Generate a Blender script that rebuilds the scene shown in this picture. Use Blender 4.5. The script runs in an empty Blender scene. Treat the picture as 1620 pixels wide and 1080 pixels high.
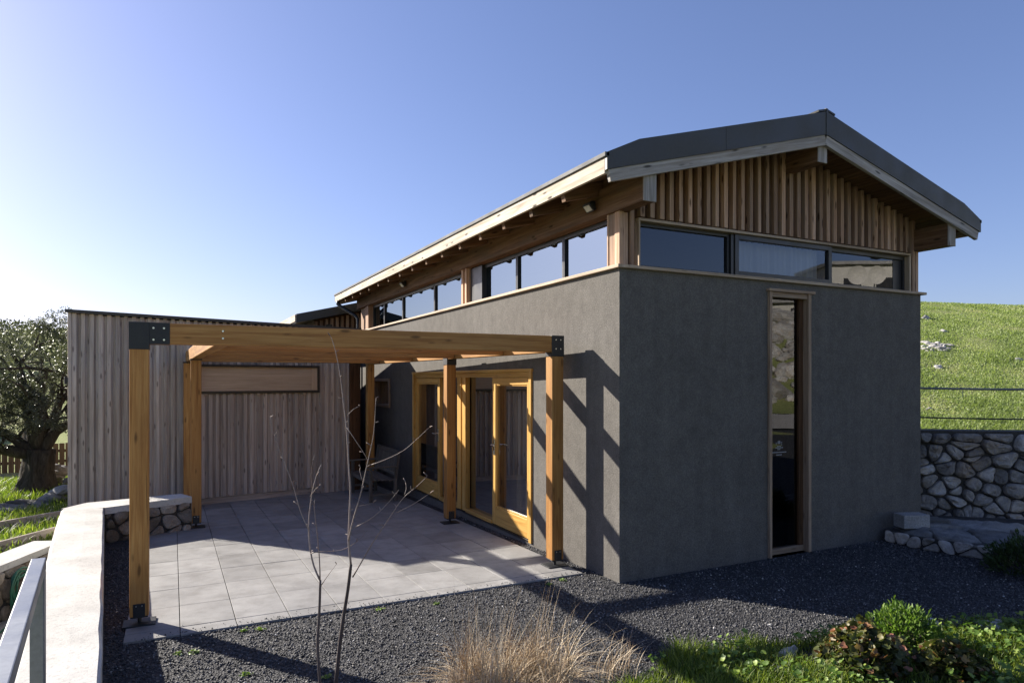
import bpy, math, random
import numpy as np
from mathutils import Vector, noise as mnoise

random.seed(7)
rng = np.random.default_rng(7)
S = bpy.context.scene
COL = S.collection
rad = math.radians

# ------------------------------------------------------------------ camera, sky, sun, exposure
cd = bpy.data.cameras.new("camera")
cam = bpy.data.objects.new("camera", cd)
COL.objects.link(cam)
cam.location = (-4.115, -5.717, 2.1)
cam.rotation_euler = (rad(90), 0, rad(-26.7))
cd.sensor_width = 36
cd.lens = 36 * 1067 / 1620
cd.shift_y = 60 / 1620
cd.clip_start = 0.05
cd.clip_end = 3000
S.camera = cam

SUN_DIR = Vector((1.2, -1.72, -1.0)).normalized()      # direction the light travels
SUN_EL = math.asin(-SUN_DIR.z)
SUN_AZ = math.atan2(-SUN_DIR.x, -SUN_DIR.y)           # clockwise from +Y
w = bpy.data.worlds.new("World")
S.world = w
w.use_nodes = True
wn = w.node_tree.nodes
bg = wn["Background"]
sky = wn.new("ShaderNodeTexSky")
sky.sky_type = 'NISHITA'
sky.sun_disc = False
sky.sun_elevation = SUN_EL
sky.sun_rotation = SUN_AZ
sky.altitude = 200
sky.air_density = 1.0
sky.dust_density = 1.0
sky.ozone_density = 3.5
tint = wn.new("ShaderNodeMix")
tint.data_type = 'RGBA'
tint.blend_type = 'MULTIPLY'
tint.inputs[0].default_value = 1.0
tint.inputs[7].default_value = (1.19, 1.14, 1.42, 1)
gam = wn.new("ShaderNodeGamma")
gam.inputs[1].default_value = 0.85
w.node_tree.links.new(sky.outputs[0], gam.inputs[0])
w.node_tree.links.new(gam.outputs[0], tint.inputs[6])
w.node_tree.links.new(tint.outputs[2], bg.inputs[0])
bg.inputs[1].default_value = 0.06

sd = bpy.data.lights.new("sun", 'SUN')
sd.energy = 5.0
sd.angle = rad(0.53)
sd.color = (1.0, 0.93, 0.82)
sun = bpy.data.objects.new("sun", sd)
COL.objects.link(sun)
sun.rotation_euler = SUN_DIR.to_track_quat('-Z', 'Y').to_euler()
sun.location = (-20, 27, 20)

S.view_settings.view_transform = 'Standard'
S.view_settings.look = 'None'
S.view_settings.exposure = 1.32
S.view_settings.gamma = 1.0
S.cycles.max_bounces = 8
S.cycles.transparent_max_bounces = 12
S.cycles.sample_clamp_indirect = 4.0
S.cycles.caustics_reflective = False
S.cycles.caustics_refractive = False


# ------------------------------------------------------------------ node helper
class NT:
    def __init__(self, name):
        self.m = bpy.data.materials.new(name)
        self.m.use_nodes = True
        self.t = self.m.node_tree
        self.bsdf = self.t.nodes["Principled BSDF"]
        self.out = self.t.nodes["Material Output"]

    def n(self, typ, ins=None, **attrs):
        nd = self.t.nodes.new(typ)
        for k, v in attrs.items():
            setattr(nd, k, v)
        for k, v in (ins or {}).items():
            self.set(nd.inputs[k], v)
        return nd

    def set(self, sock, v):
        if isinstance(v, bpy.types.NodeSocket):
            self.t.links.new(v, sock)
        elif isinstance(v, bpy.types.Node):
            self.t.links.new(v.outputs[0], sock)
        else:
            if sock.type == 'RGBA' and hasattr(v, '__len__') and len(v) == 3:
                v = (*v, 1)
            sock.default_value = v

    def coords(self, kind, scale=(1, 1, 1)):
        if kind == 'UV':
            src = self.n('ShaderNodeUVMap').outputs[0]
        else:
            src = self.n('ShaderNodeTexCoord').outputs[kind]
        return self.n('ShaderNodeMapping', {'Vector': src, 'Scale': scale}).outputs[0]

    def noise(self, vec, scale=1.0, detail=4.0, rough=0.55, dist=0.0):
        return self.n('ShaderNodeTexNoise', {'Vector': vec, 'Scale': scale, 'Detail': detail,
                                             'Roughness': rough, 'Distortion': dist}).outputs[0]

    def voro(self, vec, scale=1.0, feature='F1', out=0, rnd=1.0):
        return self.n('ShaderNodeTexVoronoi', {'Vector': vec, 'Scale': scale, 'Randomness': rnd}, feature=feature).outputs[out]

    def ramp(self, fac, stops):
        r = self.n('ShaderNodeValToRGB', {'Fac': fac})
        el = r.color_ramp.elements
        while len(el) < len(stops):
            el.new(0.5)
        for e, (p, c) in zip(el, stops):
            e.position = p
            e.color = (*c, 1) if hasattr(c, '__len__') else (c, c, c, 1)
        return r.outputs[0]

    def mix(self, fac, a, b, mode='MIX'):
        nd = self.n('ShaderNodeMix', data_type='RGBA', blend_type=mode)
        self.set(nd.inputs[0], fac)
        self.set(nd.inputs[6], a)
        self.set(nd.inputs[7], b)
        return nd.outputs[2]

    def math(self, op, a, b=0.0, c=0.0):
        nd = self.n('ShaderNodeMath', operation=op)
        self.set(nd.inputs[0], a)
        self.set(nd.inputs[1], b)
        self.set(nd.inputs[2], c)
        return nd.outputs[0]

    def attr(self, name='tone'):
        return self.n('ShaderNodeAttribute', attribute_name=name).outputs['Fac']

    def bump(self, h, strength=0.3, dist=0.01, nrm=None):
        ins = {'Height': h, 'Strength': strength, 'Distance': dist}
        if nrm is not None:
            ins['Normal'] = nrm
        return self.n('ShaderNodeBump', ins).outputs[0]

    def fin(self, col, rough=0.6, normal=None, metal=0.0, spec=0.5):
        b = self.bsdf
        self.set(b.inputs['Base Color'], col)
        self.set(b.inputs['Roughness'], rough)
        self.set(b.inputs['Metallic'], metal)
        self.set(b.inputs['Specular IOR Level'], spec)
        if normal is not None:
            self.set(b.inputs['Normal'], normal)
        return self.m


def wood(name, dark, mid, light, rough=0.65, knots=0.5, var=0.35, spec=0.3, stain=None, kd=0.25):
    t = NT(name)
    uvg = t.coords('UV', (1.1, 26, 1))
    uvf = t.coords('UV', (5, 150, 1))
    uvl = t.coords('UV', (0.55, 2.6, 1))
    g = t.noise(uvg, 1.0, 6, 0.6, 0.6)
    f = t.noise(uvf, 1.0, 3, 0.6)
    lo = t.noise(uvl, 1.0, 3, 0.55)
    c = t.ramp(g, [(0.3, dark), (0.5, mid), (0.72, light)])
    c = t.mix(0.30, c, t.ramp(f, [(0.3, 0.35), (0.7, 1.0)]), 'MULTIPLY')
    c = t.mix(0.5, c, t.ramp(lo, [(0.3, 0.6), (0.7, 1.1)]), 'MULTIPLY')
    if stain is not None:
        c = t.mix(t.ramp(t.noise(t.coords('UV', (0.9, 5, 1)), 1, 5, 0.6), [(0.48, 0), (0.68, 0.75)]), c, stain)
    if knots > 0:
        kv = t.coords('UV', (3.4, 13.0, 1))
        kv = t.n('ShaderNodeMix', {0: 0.12, 4: kv, 5: t.n('ShaderNodeTexNoise', {'Vector': kv, 'Scale': 2.0}).outputs[1]}, data_type='VECTOR').outputs[1]
        kd_ = t.voro(kv, 1.0)
        k = t.ramp(kd_, [(0.09, 1.0), (0.20, 0.0)])
        c = t.mix(t.math('MULTIPLY', k, knots), c, tuple(x * kd for x in dark))
    crk = t.noise(t.coords('UV', (0.55, 42, 1)), 1.0, 4, 0.7, 0.3)
    c = t.mix(t.ramp(crk, [(0.665, 0.0), (0.70, 0.8)]), c, tuple(x * 0.22 for x in dark))
    tone = t.attr('tone')
    c = t.mix(1.0, c, t.ramp(tone, [(0.0, 1 - var), (1.0, 1 + var * 0.6)]), 'MULTIPLY')
    h = t.math('ADD', t.math('MULTIPLY', g, 0.6), t.math('MULTIPLY', f, 0.4))
    return t.fin(c, rough, t.bump(h, 0.35, 0.004), 0, spec)


M = {}
M['pergola'] = wood('stained_timber', (0.30, 0.125, 0.032), (0.45, 0.215, 0.060), (0.58, 0.32, 0.105), 0.5, 0.75, 0.2)
M['door'] = wood('varnished_pine', (0.46, 0.235, 0.050), (0.62, 0.355, 0.092), (0.74, 0.465, 0.15), 0.4, 0.4, 0.15, 0.5)
M['clad'] = wood('weathered_larch', (0.42, 0.335, 0.28), (0.58, 0.485, 0.415), (0.74, 0.645, 0.56), 0.8, 0.8, 0.3, 0.2, (0.42, 0.385, 0.36), 0.35)
M['clad_back'] = wood('weathered_larch_board', (0.37, 0.29, 0.24), (0.52, 0.43, 0.365), (0.67, 0.575, 0.50), 0.8, 0.6, 0.3, 0.2, (0.30, 0.28, 0.275))
M['gable'] = wood('larch_batten', (0.34, 0.19, 0.115), (0.52, 0.33, 0.22), (0.68, 0.48, 0.35), 0.75, 0.9, 0.45, 0.2, (0.30, 0.23, 0.18))
M['gable_back'] = wood('darkened_larch_board', (0.075, 0.036, 0.018), (0.13, 0.066, 0.033), (0.19, 0.10, 0.052), 0.75, 0.5, 0.25, 0.2)  # darkened: shade in the gaps between gable battens is put into the colour
M['fascia'] = wood('silvered_fascia', (0.34, 0.27, 0.205), (0.56, 0.48, 0.39), (0.72, 0.65, 0.56), 0.8, 1.0, 0.2, 0.2, (0.36, 0.28, 0.21), 0.15)
M['barge'] = wood('grey_barge_board', (0.20, 0.18, 0.165), (0.42, 0.39, 0.365), (0.62, 0.59, 0.56), 0.85, 0.9, 0.2, 0.2, (0.24, 0.20, 0.16))
M['beam'] = wood('roof_beam_timber', (0.10, 0.052, 0.028), (0.19, 0.105, 0.058), (0.29, 0.175, 0.105), 0.75, 0.8, 0.25, 0.2, (0.10, 0.075, 0.055))
M['soffit'] = wood('soffit_board', (0.13, 0.07, 0.036), (0.20, 0.115, 0.06), (0.27, 0.165, 0.09), 0.75, 0.5, 0.25, 0.2)
M['trim'] = wood('pale_trim', (0.33, 0.24, 0.165), (0.48, 0.37, 0.265), (0.60, 0.49, 0.37), 0.7, 0.4, 0.15, 0.3)
M['slotframe'] = wood('weathered_window_frame', (0.22, 0.145, 0.095), (0.36, 0.255, 0.175), (0.48, 0.37, 0.27), 0.7, 0.4, 0.15, 0.3)
M['ply'] = wood('plywood_blind', (0.52, 0.38, 0.27), (0.62, 0.47, 0.345), (0.70, 0.55, 0.415), 0.6, 0.0, 0.1)
M['bench'] = wood('grey_teak', (0.085, 0.076, 0.066), (0.14, 0.126, 0.11), (0.20, 0.18, 0.158), 0.7, 0.2, 0.2)
M['fence'] = wood('fence_board', (0.15, 0.085, 0.04), (0.24, 0.14, 0.07), (0.32, 0.2, 0.1), 0.7, 0.4, 0.4)


def stucco():
    t = NT('dark_render')
    v = t.coords('Object')
    a = t.noise(v, 62, 4, 0.75)
    b = t.voro(v, 80)
    lo = t.noise(v, 1.1, 4, 0.6)
    mid = t.noise(v, 9, 5, 0.65, 0.4)
    strk = t.noise(t.coords('Object', (7, 7, 0.5)), 1.0, 4, 0.6)
    c = t.ramp(a, [(0.34, (0.100, 0.093, 0.085)), (0.5, (0.130, 0.121, 0.111)), (0.66, (0.170, 0.159, 0.145))])
    c = t.mix(0.8, c, t.ramp(mid, [(0.3, 0.82), (0.7, 1.14)]), 'MULTIPLY')
    c = t.mix(0.6, c, t.ramp(lo, [(0.3, 0.8), (0.7, 1.1)]), 'MULTIPLY')
    c = t.mix(0.35, c, t.ramp(strk, [(0.35, 0.75), (0.65, 1.08)]), 'MULTIPLY')
    h = t.math('ADD', a, t.math('MULTIPLY', b, 0.8))
    return t.fin(c, 0.95, t.bump(t.math('ADD', h, t.math('MULTIPLY', mid, 2.0)), 0.4, 0.005), 0, 0.15)


M['stucco'] = stucco()


def simple(name, col, rough=0.5, metal=0.0, nscale=40, var=0.25, bump=0.1, spec=0.5, lo=3.0):
    t = NT(name)
    v = t.coords('Object')
    a = t.noise(v, nscale, 4, 0.6)
    l = t.noise(v, lo, 4, 0.6)
    c = t.mix(1.0, col, t.ramp(a, [(0.3, 1 - var), (0.7, 1 + var)]), 'MULTIPLY')
    c = t.mix(1.0, c, t.ramp(l, [(0.3, 1 - var), (0.7, 1 + var * 0.5)]), 'MULTIPLY')
    r = t.ramp(l, [(0.3, max(0.05, rough - 0.1)), (0.7, min(1, rough + 0.1))])
    return t.fin(c, r, t.bump(a, bump, 0.004) if bump else None, metal, spec)


M['metal'] = simple('anthracite_sheet', (0.040, 0.039, 0.035), 0.5, 0.0, 30, 0.12, 0.03)
M['frame'] = simple('dark_aluminium', (0.018, 0.018, 0.020), 0.4, 0.0, 60, 0.1, 0.0)
M['bracket'] = simple('black_steel', (0.014, 0.015, 0.018), 0.5, 0.0, 60, 0.15, 0.05)
M['steel'] = simple('brushed_steel', (0.62, 0.62, 0.60), 0.25, 1.0, 60, 0.05, 0.0)
M['dripedge'] = simple('grey_drip_edge', (0.11, 0.11, 0.112), 0.7, 0.0, 50, 0.15, 0.0, 0.2)
M['zinc'] = simple('grey_painted_steel', (0.20, 0.215, 0.24), 0.38, 0.4, 50, 0.12, 0.03)
M['interior'] = simple('interior_plaster', (0.10, 0.09, 0.08), 0.9, 0, 10, 0.1, 0.0)
M['floor'] = simple('interior_floor', (0.07, 0.05, 0.035), 0.6, 0, 8, 0.2, 0.0)
M['fabric'] = simple('curtain_fabric', (0.42, 0.41, 0.39), 0.95, 0, 200, 0.1, 0.2)
M['sheer'] = simple('sheer_fabric', (0.75, 0.75, 0.76), 0.95, 0, 150, 0.06, 0.0)
M['conc'] = simple('concrete_block', (0.30, 0.29, 0.28), 0.9, 0, 60, 0.3, 0.5)
M['hose'] = simple('green_rubber', (0.035, 0.15, 0.085), 0.4, 0, 30, 0.2, 0.0)
M['lampglass'] = simple('lamp_lens', (0.55, 0.54, 0.5), 0.25, 0, 30, 0.1, 0.0)
M['lettering'] = simple('grey_lettering', (0.36, 0.36, 0.37), 0.6, 0, 30, 0.0, 0.0)
M['palewall'] = simple('pale_house_wall', (0.55, 0.52, 0.47), 0.9, 0, 12, 0.12, 0.1)
M['redroof'] = simple('clay_roof', (0.34, 0.15, 0.09), 0.8, 0, 15, 0.3, 0.3)
M['wire'] = simple('galvanised_wire', (0.20, 0.20, 0.20), 0.5, 0.3, 50, 0.15, 0.0)
M['wireblack'] = simple('black_wire', (0.02, 0.02, 0.02), 0.5, 0, 50, 0.1, 0.0)


def plaster():
    t = NT('white_plaster')
    v = t.coords('Object')
    a = t.noise(v, 30, 6, 0.65)
    b = t.noise(v, 150, 3, 0.6)
    l = t.noise(v, 2.2, 5, 0.6)
    c = t.ramp(l, [(0.3, (0.40, 0.385, 0.355)), (0.55, (0.52, 0.505, 0.47)), (0.75, (0.60, 0.58, 0.545))])
    c = t.mix(0.7, c, t.ramp(a, [(0.36, 0.72), (0.47, 1.0)]), 'MULTIPLY')
    spots = t.voro(v, 14)
    c = t.mix(t.ramp(spots, [(0.045, 0.6), (0.08, 0.0)]), c, (0.2, 0.18, 0.15))
    h = t.math('ADD', a, t.math('MULTIPLY', b, 0.4))
    return t.fin(c, 0.9, t.bump(h, 0.45, 0.008), 0, 0.2)


M['plaster'] = plaster()


def stone(name, cols, scale=6.0):
    t = NT(name)
    v = t.coords('Object')
    a = t.noise(v, scale, 8, 0.65, 0.3)
    b = t.noise(v, scale * 9, 5, 0.65)
    l = t.noise(v, scale * 0.35, 3, 0.5)
    c = t.ramp(a, [(0.28, cols[0]), (0.5, cols[1]), (0.72, cols[2])])
    c = t.mix(t.ramp(l, [(0.45, 0), (0.65, 0.55)]), c, cols[3])
    c = t.mix(0.6, c, t.ramp(b, [(0.3, 0.6), (0.65, 1.15)]), 'MULTIPLY')
    c = t.mix(1.0, c, t.ramp(t.attr('tone'), [(0, 0.40), (1, 1.1)]), 'MULTIPLY')
    h = t.math('ADD', a, t.math('MULTIPLY', b, 0.5))
    return t.fin(c, 0.9, t.bump(h, 0.8, 0.03), 0, 0.2)


M['stone'] = stone('grey_limestone', [(0.12, 0.115, 0.11), (0.27, 0.26, 0.25), (0.42, 0.40, 0.38), (0.26, 0.20, 0.14)])
M['stone_dark'] = stone('pale_fieldstone', [(0.20, 0.185, 0.17), (0.42, 0.39, 0.36), (0.62, 0.585, 0.545), (0.40, 0.29, 0.195)], 5)  # pale grey-brown stone colour, tone differs from stone to stone
M['stone_warm'] = stone('warm_fieldstone', [(0.17, 0.15, 0.125), (0.33, 0.295, 0.25), (0.48, 0.44, 0.38), (0.36, 0.26, 0.17)], 5)
M['rock'] = stone('white_limestone', [(0.28, 0.26, 0.24), (0.52, 0.50, 0.47), (0.66, 0.64, 0.61), (0.42, 0.33, 0.24)], 7)
M['mortar'] = simple('dark_mortar', (0.05, 0.046, 0.042), 0.95, 0, 40, 0.4, 0.5)


def paver():
    t = NT('concrete_paver')
    v = t.coords('Object')
    a = t.noise(v, 4.0, 7, 0.65)
    b = t.noise(v, 160, 3, 0.6)
    l = t.noise(v, 0.9, 4, 0.6)
    c = t.ramp(a, [(0.3, (0.20, 0.193, 0.186)), (0.5, (0.262, 0.256, 0.25)), (0.7, (0.31, 0.303, 0.296))])
    c = t.mix(0.5, c, t.ramp(b, [(0.3, 0.8), (0.7, 1.15)]), 'MULTIPLY')
    c = t.mix(0.7, c, t.ramp(l, [(0.3, 0.8), (0.7, 1.1)]), 'MULTIPLY')
    c = t.mix(t.ramp(t.noise(v, 2.3, 6, 0.7, 1.2), [(0.56, 0), (0.7, 0.35)]), c, (0.15, 0.14, 0.125))
    c = t.mix(1.0, c, t.ramp(t.attr('tone'), [(0, 0.84), (1, 1.14)]), 'MULTIPLY')
    return t.fin(c, t.ramp(l, [(0.3, 0.5), (0.7, 0.75)]), t.bump(b, 0.25, 0.003), 0, 0.35)


M['paver'] = paver()


def gravel_bed():
    t = NT('black_gravel_bed')
    v = t.coords('Object')
    d = t.voro(v, 62)
    cc = t.voro(v, 62, out=1)
    l = t.noise(v, 1.6, 5, 0.6)
    sep = t.n('ShaderNodeSeparateColor', {0: cc}).outputs[0]
    c = t.ramp(sep, [(0.0, (0.016, 0.016, 0.018)), (0.75, (0.050, 0.050, 0.054)), (0.97, (0.085, 0.083, 0.085)), (1.0, (0.3, 0.28, 0.25))])
    c = t.mix(0.6, c, t.ramp(l, [(0.3, 0.7), (0.7, 1.2)]), 'MULTIPLY')
    return t.fin(c, 0.8, t.bump(d, 1.0, 0.02), 0, 0.35)


M['gravel'] = gravel_bed()


def toned(name, stops, rough=0.8, spec=0.3, nscale=60):
    t = NT(name)
    c = t.ramp(t.attr('tone'), stops)
    a = t.noise(t.coords('Object'), nscale, 3, 0.6)
    c = t.mix(0.5, c, t.ramp(a, [(0.3, 0.7), (0.7, 1.2)]), 'MULTIPLY')
    return t.fin(c, rough, None, 0, spec)


M['pebble'] = toned('black_lava_chips', [(0.0, (0.016, 0.016, 0.018)), (0.5, (0.058, 0.058, 0.063)), (0.93, (0.135, 0.134, 0.14)), (0.985, (0.20, 0.195, 0.19)), (1.0, (0.62, 0.60, 0.57))], 0.7, 0.4)
M['straw'] = toned('dry_straw', [(0, (0.20, 0.12, 0.06)), (0.5, (0.42, 0.31, 0.185)), (1, (0.76, 0.64, 0.46))], 0.7, 0.3)
M['twig'] = toned('grey_bark', [(0, (0.06, 0.045, 0.04)), (1, (0.16, 0.125, 0.11))], 0.7, 0.3, 90)
M['twigred'] = toned('reddish_twig', [(0, (0.15, 0.10, 0.085)), (1, (0.36, 0.29, 0.25))], 0.6, 0.4, 90)


def leafmat(name, stops, trans=0.35, rough=0.5, spec=0.4):
    t = NT(name)
    c = t.ramp(t.attr('tone'), stops)
    t.fin(c, rough, None, 0, spec)
    tr = t.n('ShaderNodeBsdfTranslucent', {'Color': t.mix(1.0, c, (1.3, 1.4, 0.7), 'MULTIPLY')})
    mx = t.n('ShaderNodeMixShader', {0: trans, 1: t.bsdf.outputs[0], 2: tr.outputs[0]})
    t.t.links.new(mx.outputs[0], t.out.inputs[0])
    return t.m


M['olive'] = leafmat('olive_leaf', [(0, (0.035, 0.040, 0.029)), (0.6, (0.080, 0.087, 0.066)), (1, (0.20, 0.205, 0.17))], 0.3, 0.4, 0.5)
M['grass'] = leafmat('grass_blade', [(0, (0.06, 0.095, 0.014)), (0.6, (0.14, 0.20, 0.026)), (1, (0.30, 0.34, 0.07))], 0.45)
M['hillgrass'] = leafmat('hill_grass_blade', [(0, (0.20, 0.25, 0.085)), (0.6, (0.28, 0.345, 0.13)), (0.85, (0.36, 0.40, 0.18)), (1, (0.44, 0.42, 0.26))], 0.4)
M['greenleaf'] = leafmat('fresh_leaf', [(0, (0.05, 0.10, 0.018)), (0.6, (0.13, 0.215, 0.04)), (1, (0.26, 0.34, 0.075))], 0.35)
M['redleaf'] = leafmat('reddened_leaf', [(0, (0.030, 0.035, 0.012)), (0.45, (0.075, 0.09, 0.025)), (0.66, (0.16, 0.14, 0.045)), (0.80, (0.26, 0.11, 0.06)), (1, (0.42, 0.19, 0.12))], 0.3)
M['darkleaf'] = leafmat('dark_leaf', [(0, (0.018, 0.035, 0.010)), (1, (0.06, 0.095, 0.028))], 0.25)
M['farleaf'] = leafmat('far_leaf', [(0, (0.06, 0.07, 0.035)), (1, (0.12, 0.13, 0.07))], 0.2)
t_ = NT('olive_bark')
v_ = t_.coords('Object', (9, 9, 2.2))
a_ = t_.noise(v_, 1.6, 8, 0.7, 0.8)
M['bark'] = t_.fin(t_.ramp(a_, [(0.3, (0.025, 0.02, 0.016)), (0.55, (0.075, 0.062, 0.05)), (0.75, (0.14, 0.12, 0.10))]), 0.9, t_.bump(a_, 1.0, 0.06), 0, 0.2)


def terrain_mat():
    t = NT('meadow_ground')
    v = t.coords('Object')
    a = t.noise(v, 0.5, 7, 0.65)
    b = t.noise(v, 6, 6, 0.7)
    f = t.noise(v, 60, 4, 0.7)
    g = t.ramp(b, [(0.3, (0.18, 0.205, 0.07)), (0.5, (0.27, 0.30, 0.11)), (0.7, (0.36, 0.38, 0.16))])
    dry = t.ramp(b, [(0.3, (0.24, 0.21, 0.11)), (0.7, (0.42, 0.37, 0.22))])
    c = t.mix(t.ramp(a, [(0.52, 0.0), (0.66, 0.85)]), g, dry)
    c = t.mix(0.7, c, t.ramp(f, [(0.3, 0.55), (0.7, 1.25)]), 'MULTIPLY')
    return t.fin(c, 0.95, t.bump(t.math('ADD', b, t.math('MULTIPLY', f, 0.4)), 0.8, 0.08), 0, 0.1)


M['terrain'] = terrain_mat()
M['road'] = simple('pale_concrete_road', (0.46, 0.43, 0.39), 0.9, 0, 25, 0.2, 0.2)
M['path'] = simple('pale_stone_path', (0.42, 0.40, 0.36), 0.9, 0, 20, 0.3, 0.4)
M['flag'] = stone('flagstone', [(0.17, 0.165, 0.16), (0.30, 0.295, 0.29), (0.44, 0.43, 0.42), (0.3, 0.27, 0.22)], 6)


def glass(name, tint, boost=1.9, rough=0.0, refl=(0.95, 0.97, 1.0)):
    t = NT(name)
    t.t.nodes.remove(t.bsdf)
    fr = t.n('ShaderNodeFresnel', {'IOR': 1.5}).outputs[0]
    fac = t.math('MINIMUM', t.math('MULTIPLY', fr, boost), 0.95)
    wav = t.noise(t.coords('Object'), 1.3, 2, 0.5)
    nb = t.bump(wav, 0.04, 0.02)
    gl = t.n('ShaderNodeBsdfGlossy', {'Color': refl, 'Roughness': rough, 'Normal': nb})
    tr = t.n('ShaderNodeBsdfTransparent', {'Color': tint})
    mx = t.n('ShaderNodeMixShader', {0: fac, 1: tr.outputs[0], 2: gl.outputs[0]})
    t.t.links.new(mx.outputs[0], t.out.inputs[0])
    return t.m


M['glass'] = glass('window_glass', (0.46, 0.47, 0.47), 0.9)
M['glassslot'] = glass('slot_glass', (0.40, 0.40, 0.40), 1.5)
M['glassdoor'] = glass('door_glass', (0.40, 0.40, 0.40), 0.45)
M['glassdark'] = glass('clerestory_glass', (0.16, 0.17, 0.18), 1.5)
M['glasslong'] = glass('solar_glass', (0.09, 0.10, 0.11), 0.33, 0.0, (0.72, 0.88, 1.0))
M['glassclear'] = glass('clear_glass', (0.55, 0.57, 0.60), 1.8)


# ------------------------------------------------------------------ mesh helper
class MB:
    def __init__(self):
        self.v, self.f, self.uv, self.tone = [], [], [], []

    def face(self, pts, uv=None, tone=0.5):
        b = len(self.v)
        self.v += [tuple(p) for p in pts]
        self.f.append(tuple(range(b, b + len(pts))))
        self.uv += uv if uv else [(p[0] + p[1], p[2]) for p in pts]
        self.tone += [tone] * len(pts)

    def obox(self, c, ax, grain=0, tone=None):
        """box: centre c, three half-axis vectors ax; the grain runs along ax[grain]"""
        if tone is None:
            tone = random.random()
        c = Vector(c)
        ax = [Vector(a) for a in ax]
        L = [a.length for a in ax]
        if ax[0].cross(ax[1]).dot(ax[2]) < 0:
            ax[2] = -ax[2]
        ou, ov = random.uniform(0, 50), random.uniform(0, 50)
        base = len(self.v)
        cs = []
        for i in (-1, 1):
            for j in (-1, 1):
                for k in (-1, 1):
                    cs.append((i, j, k))
                    self.v.append(tuple(c + ax[0] * i + ax[1] * j + ax[2] * k))
        quads = [((0, 1, 3, 2), 0), ((4, 6, 7, 5), 0), ((0, 4, 5, 1), 1), ((2, 3, 7, 6), 1), ((0, 2, 6, 4), 2), ((1, 5, 7, 3), 2)]
        for q, nax in quads:
            self.f.append(tuple(base + i for i in q))
            oth = [k for k in range(3) if k != nax]
            if grain in oth:
                a, b = grain, [k for k in oth if k != grain][0]
                su = 1.0
            else:
                a, b = oth
                su = 6.0
            for i in q:
                s = cs[i]
                self.uv.append((ou + s[a] * L[a] * su, ov + s[b] * L[b] + nax * 1.7))
                self.tone.append(tone)

    def box(self, x0, x1, y0, y1, z0, z1, grain='x', tone=None):
        self.obox(((x0 + x1) / 2, (y0 + y1) / 2, (z0 + z1) / 2),
                  (((x1 - x0) / 2, 0, 0), (0, (y1 - y0) / 2, 0), (0, 0, (z1 - z0) / 2)), 'xyz'.index(grain), tone)

    def bar(self, p0, p1, wd, ht, up=(0, 0, 1), tone=None):
        p0, p1 = Vector(p0), Vector(p1)
        d = p1 - p0
        side = d.cross(Vector(up))
        if side.length < 1e-6:
            side = d.cross(Vector((1, 0, 0)))
        side.normalize()
        u2 = side.cross(d).normalized()
        self.obox((p0 + p1) / 2, (d / 2, side * wd / 2, u2 * ht / 2), 0, tone)

    def tube(self, pts, radii, n=8, tone=None, caps=True):
        if tone is None:
            tone = random.random()
        pts = [Vector(p) for p in pts]
        if not hasattr(radii, '__len__'):
            radii = [radii] * len(pts)
        base = len(self.v)
        prev = None
        for i, p in enumerate(pts):
            t = (pts[min(i + 1, len(pts) - 1)] - pts[max(i - 1, 0)])
            t = t.normalized() if t.length > 1e-9 else Vector((0, 0, 1))
            if prev is None:
                a = t.orthogonal().normalized()
            else:
                a = prev - t * prev.dot(t)
                a = a.normalized() if a.length > 1e-6 else t.orthogonal().normalized()
            prev = a
            b = t.cross(a)
            for k in range(n):
                th = 2 * math.pi * k / n
                self.v.append(tuple(p + (a * math.cos(th) + b * math.sin(th)) * radii[i]))
        for i in range(len(pts) - 1):
            for k in range(n):
                k2 = (k + 1) % n
                q = (base + i * n + k, base + i * n + k2, base + (i + 1) * n + k2, base + (i + 1) * n + k)
                self.f.append(q)
                self.uv += [(i * .1, k / n), (i * .1, (k + 1) / n), (i * .1 + .1, (k + 1) / n), (i * .1 + .1, k / n)]
                self.tone += [tone] * 4
        if caps:
            for e in (0, len(pts) - 1):
                idx = [base + e * n + k for k in range(n)]
                self.f.append(tuple(idx if e else idx[::-1]))
                self.uv += [(0, 0)] * n
                self.tone += [tone] * n

    def prism(self, poly, z0, z1, tone=0.5):
        """vertical prism over a plan polygon (counter-clockwise)"""
        n = len(poly)
        self.face([(x, y, z1) for x, y in poly], None, tone)
        self.face([(x, y, z0) for x, y in poly[::-1]], None, tone)
        for i in range(n):
            a, b = poly[i], poly[(i + 1) % n]
            self.face([(*a, z0), (*b, z0), (*b, z1), (*a, z1)], None, tone)

    def extrude(self, prof, fn, a, b, grain_len=True, tone=0.5):
        """profile points (s,t) swept between parameters a and b; fn(s,t,u) -> xyz"""
        n = len(prof)
        ou = random.uniform(0, 50)
        for i in range(n):
            p, q = prof[i], prof[(i + 1) % n]
            l = math.dist(p, q)
            self.face([fn(*p, a), fn(*q, a), fn(*q, b), fn(*p, b)], [(ou + a, i), (ou + a, i + l), (ou + b, i + l), (ou + b, i)], tone)
        self.face([fn(*p, a) for p in prof[::-1]], [(ou + p[0], p[1]) for p in prof[::-1]], tone)
        self.face([fn(*p, b) for p in prof], [(ou + p[0], p[1]) for p in prof], tone)

    def build(self, name, mat, parent=None, bevel=0.0, smooth=False, loc=None):
        return link_mesh(name, np.array(self.v, float), self.f, mat, parent, self.uv, self.tone, bevel, smooth, loc)


def root_loc(parent):
    p = parent
    while p.parent is not None:
        p = p.parent
    return np.array(p.location[:])


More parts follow.
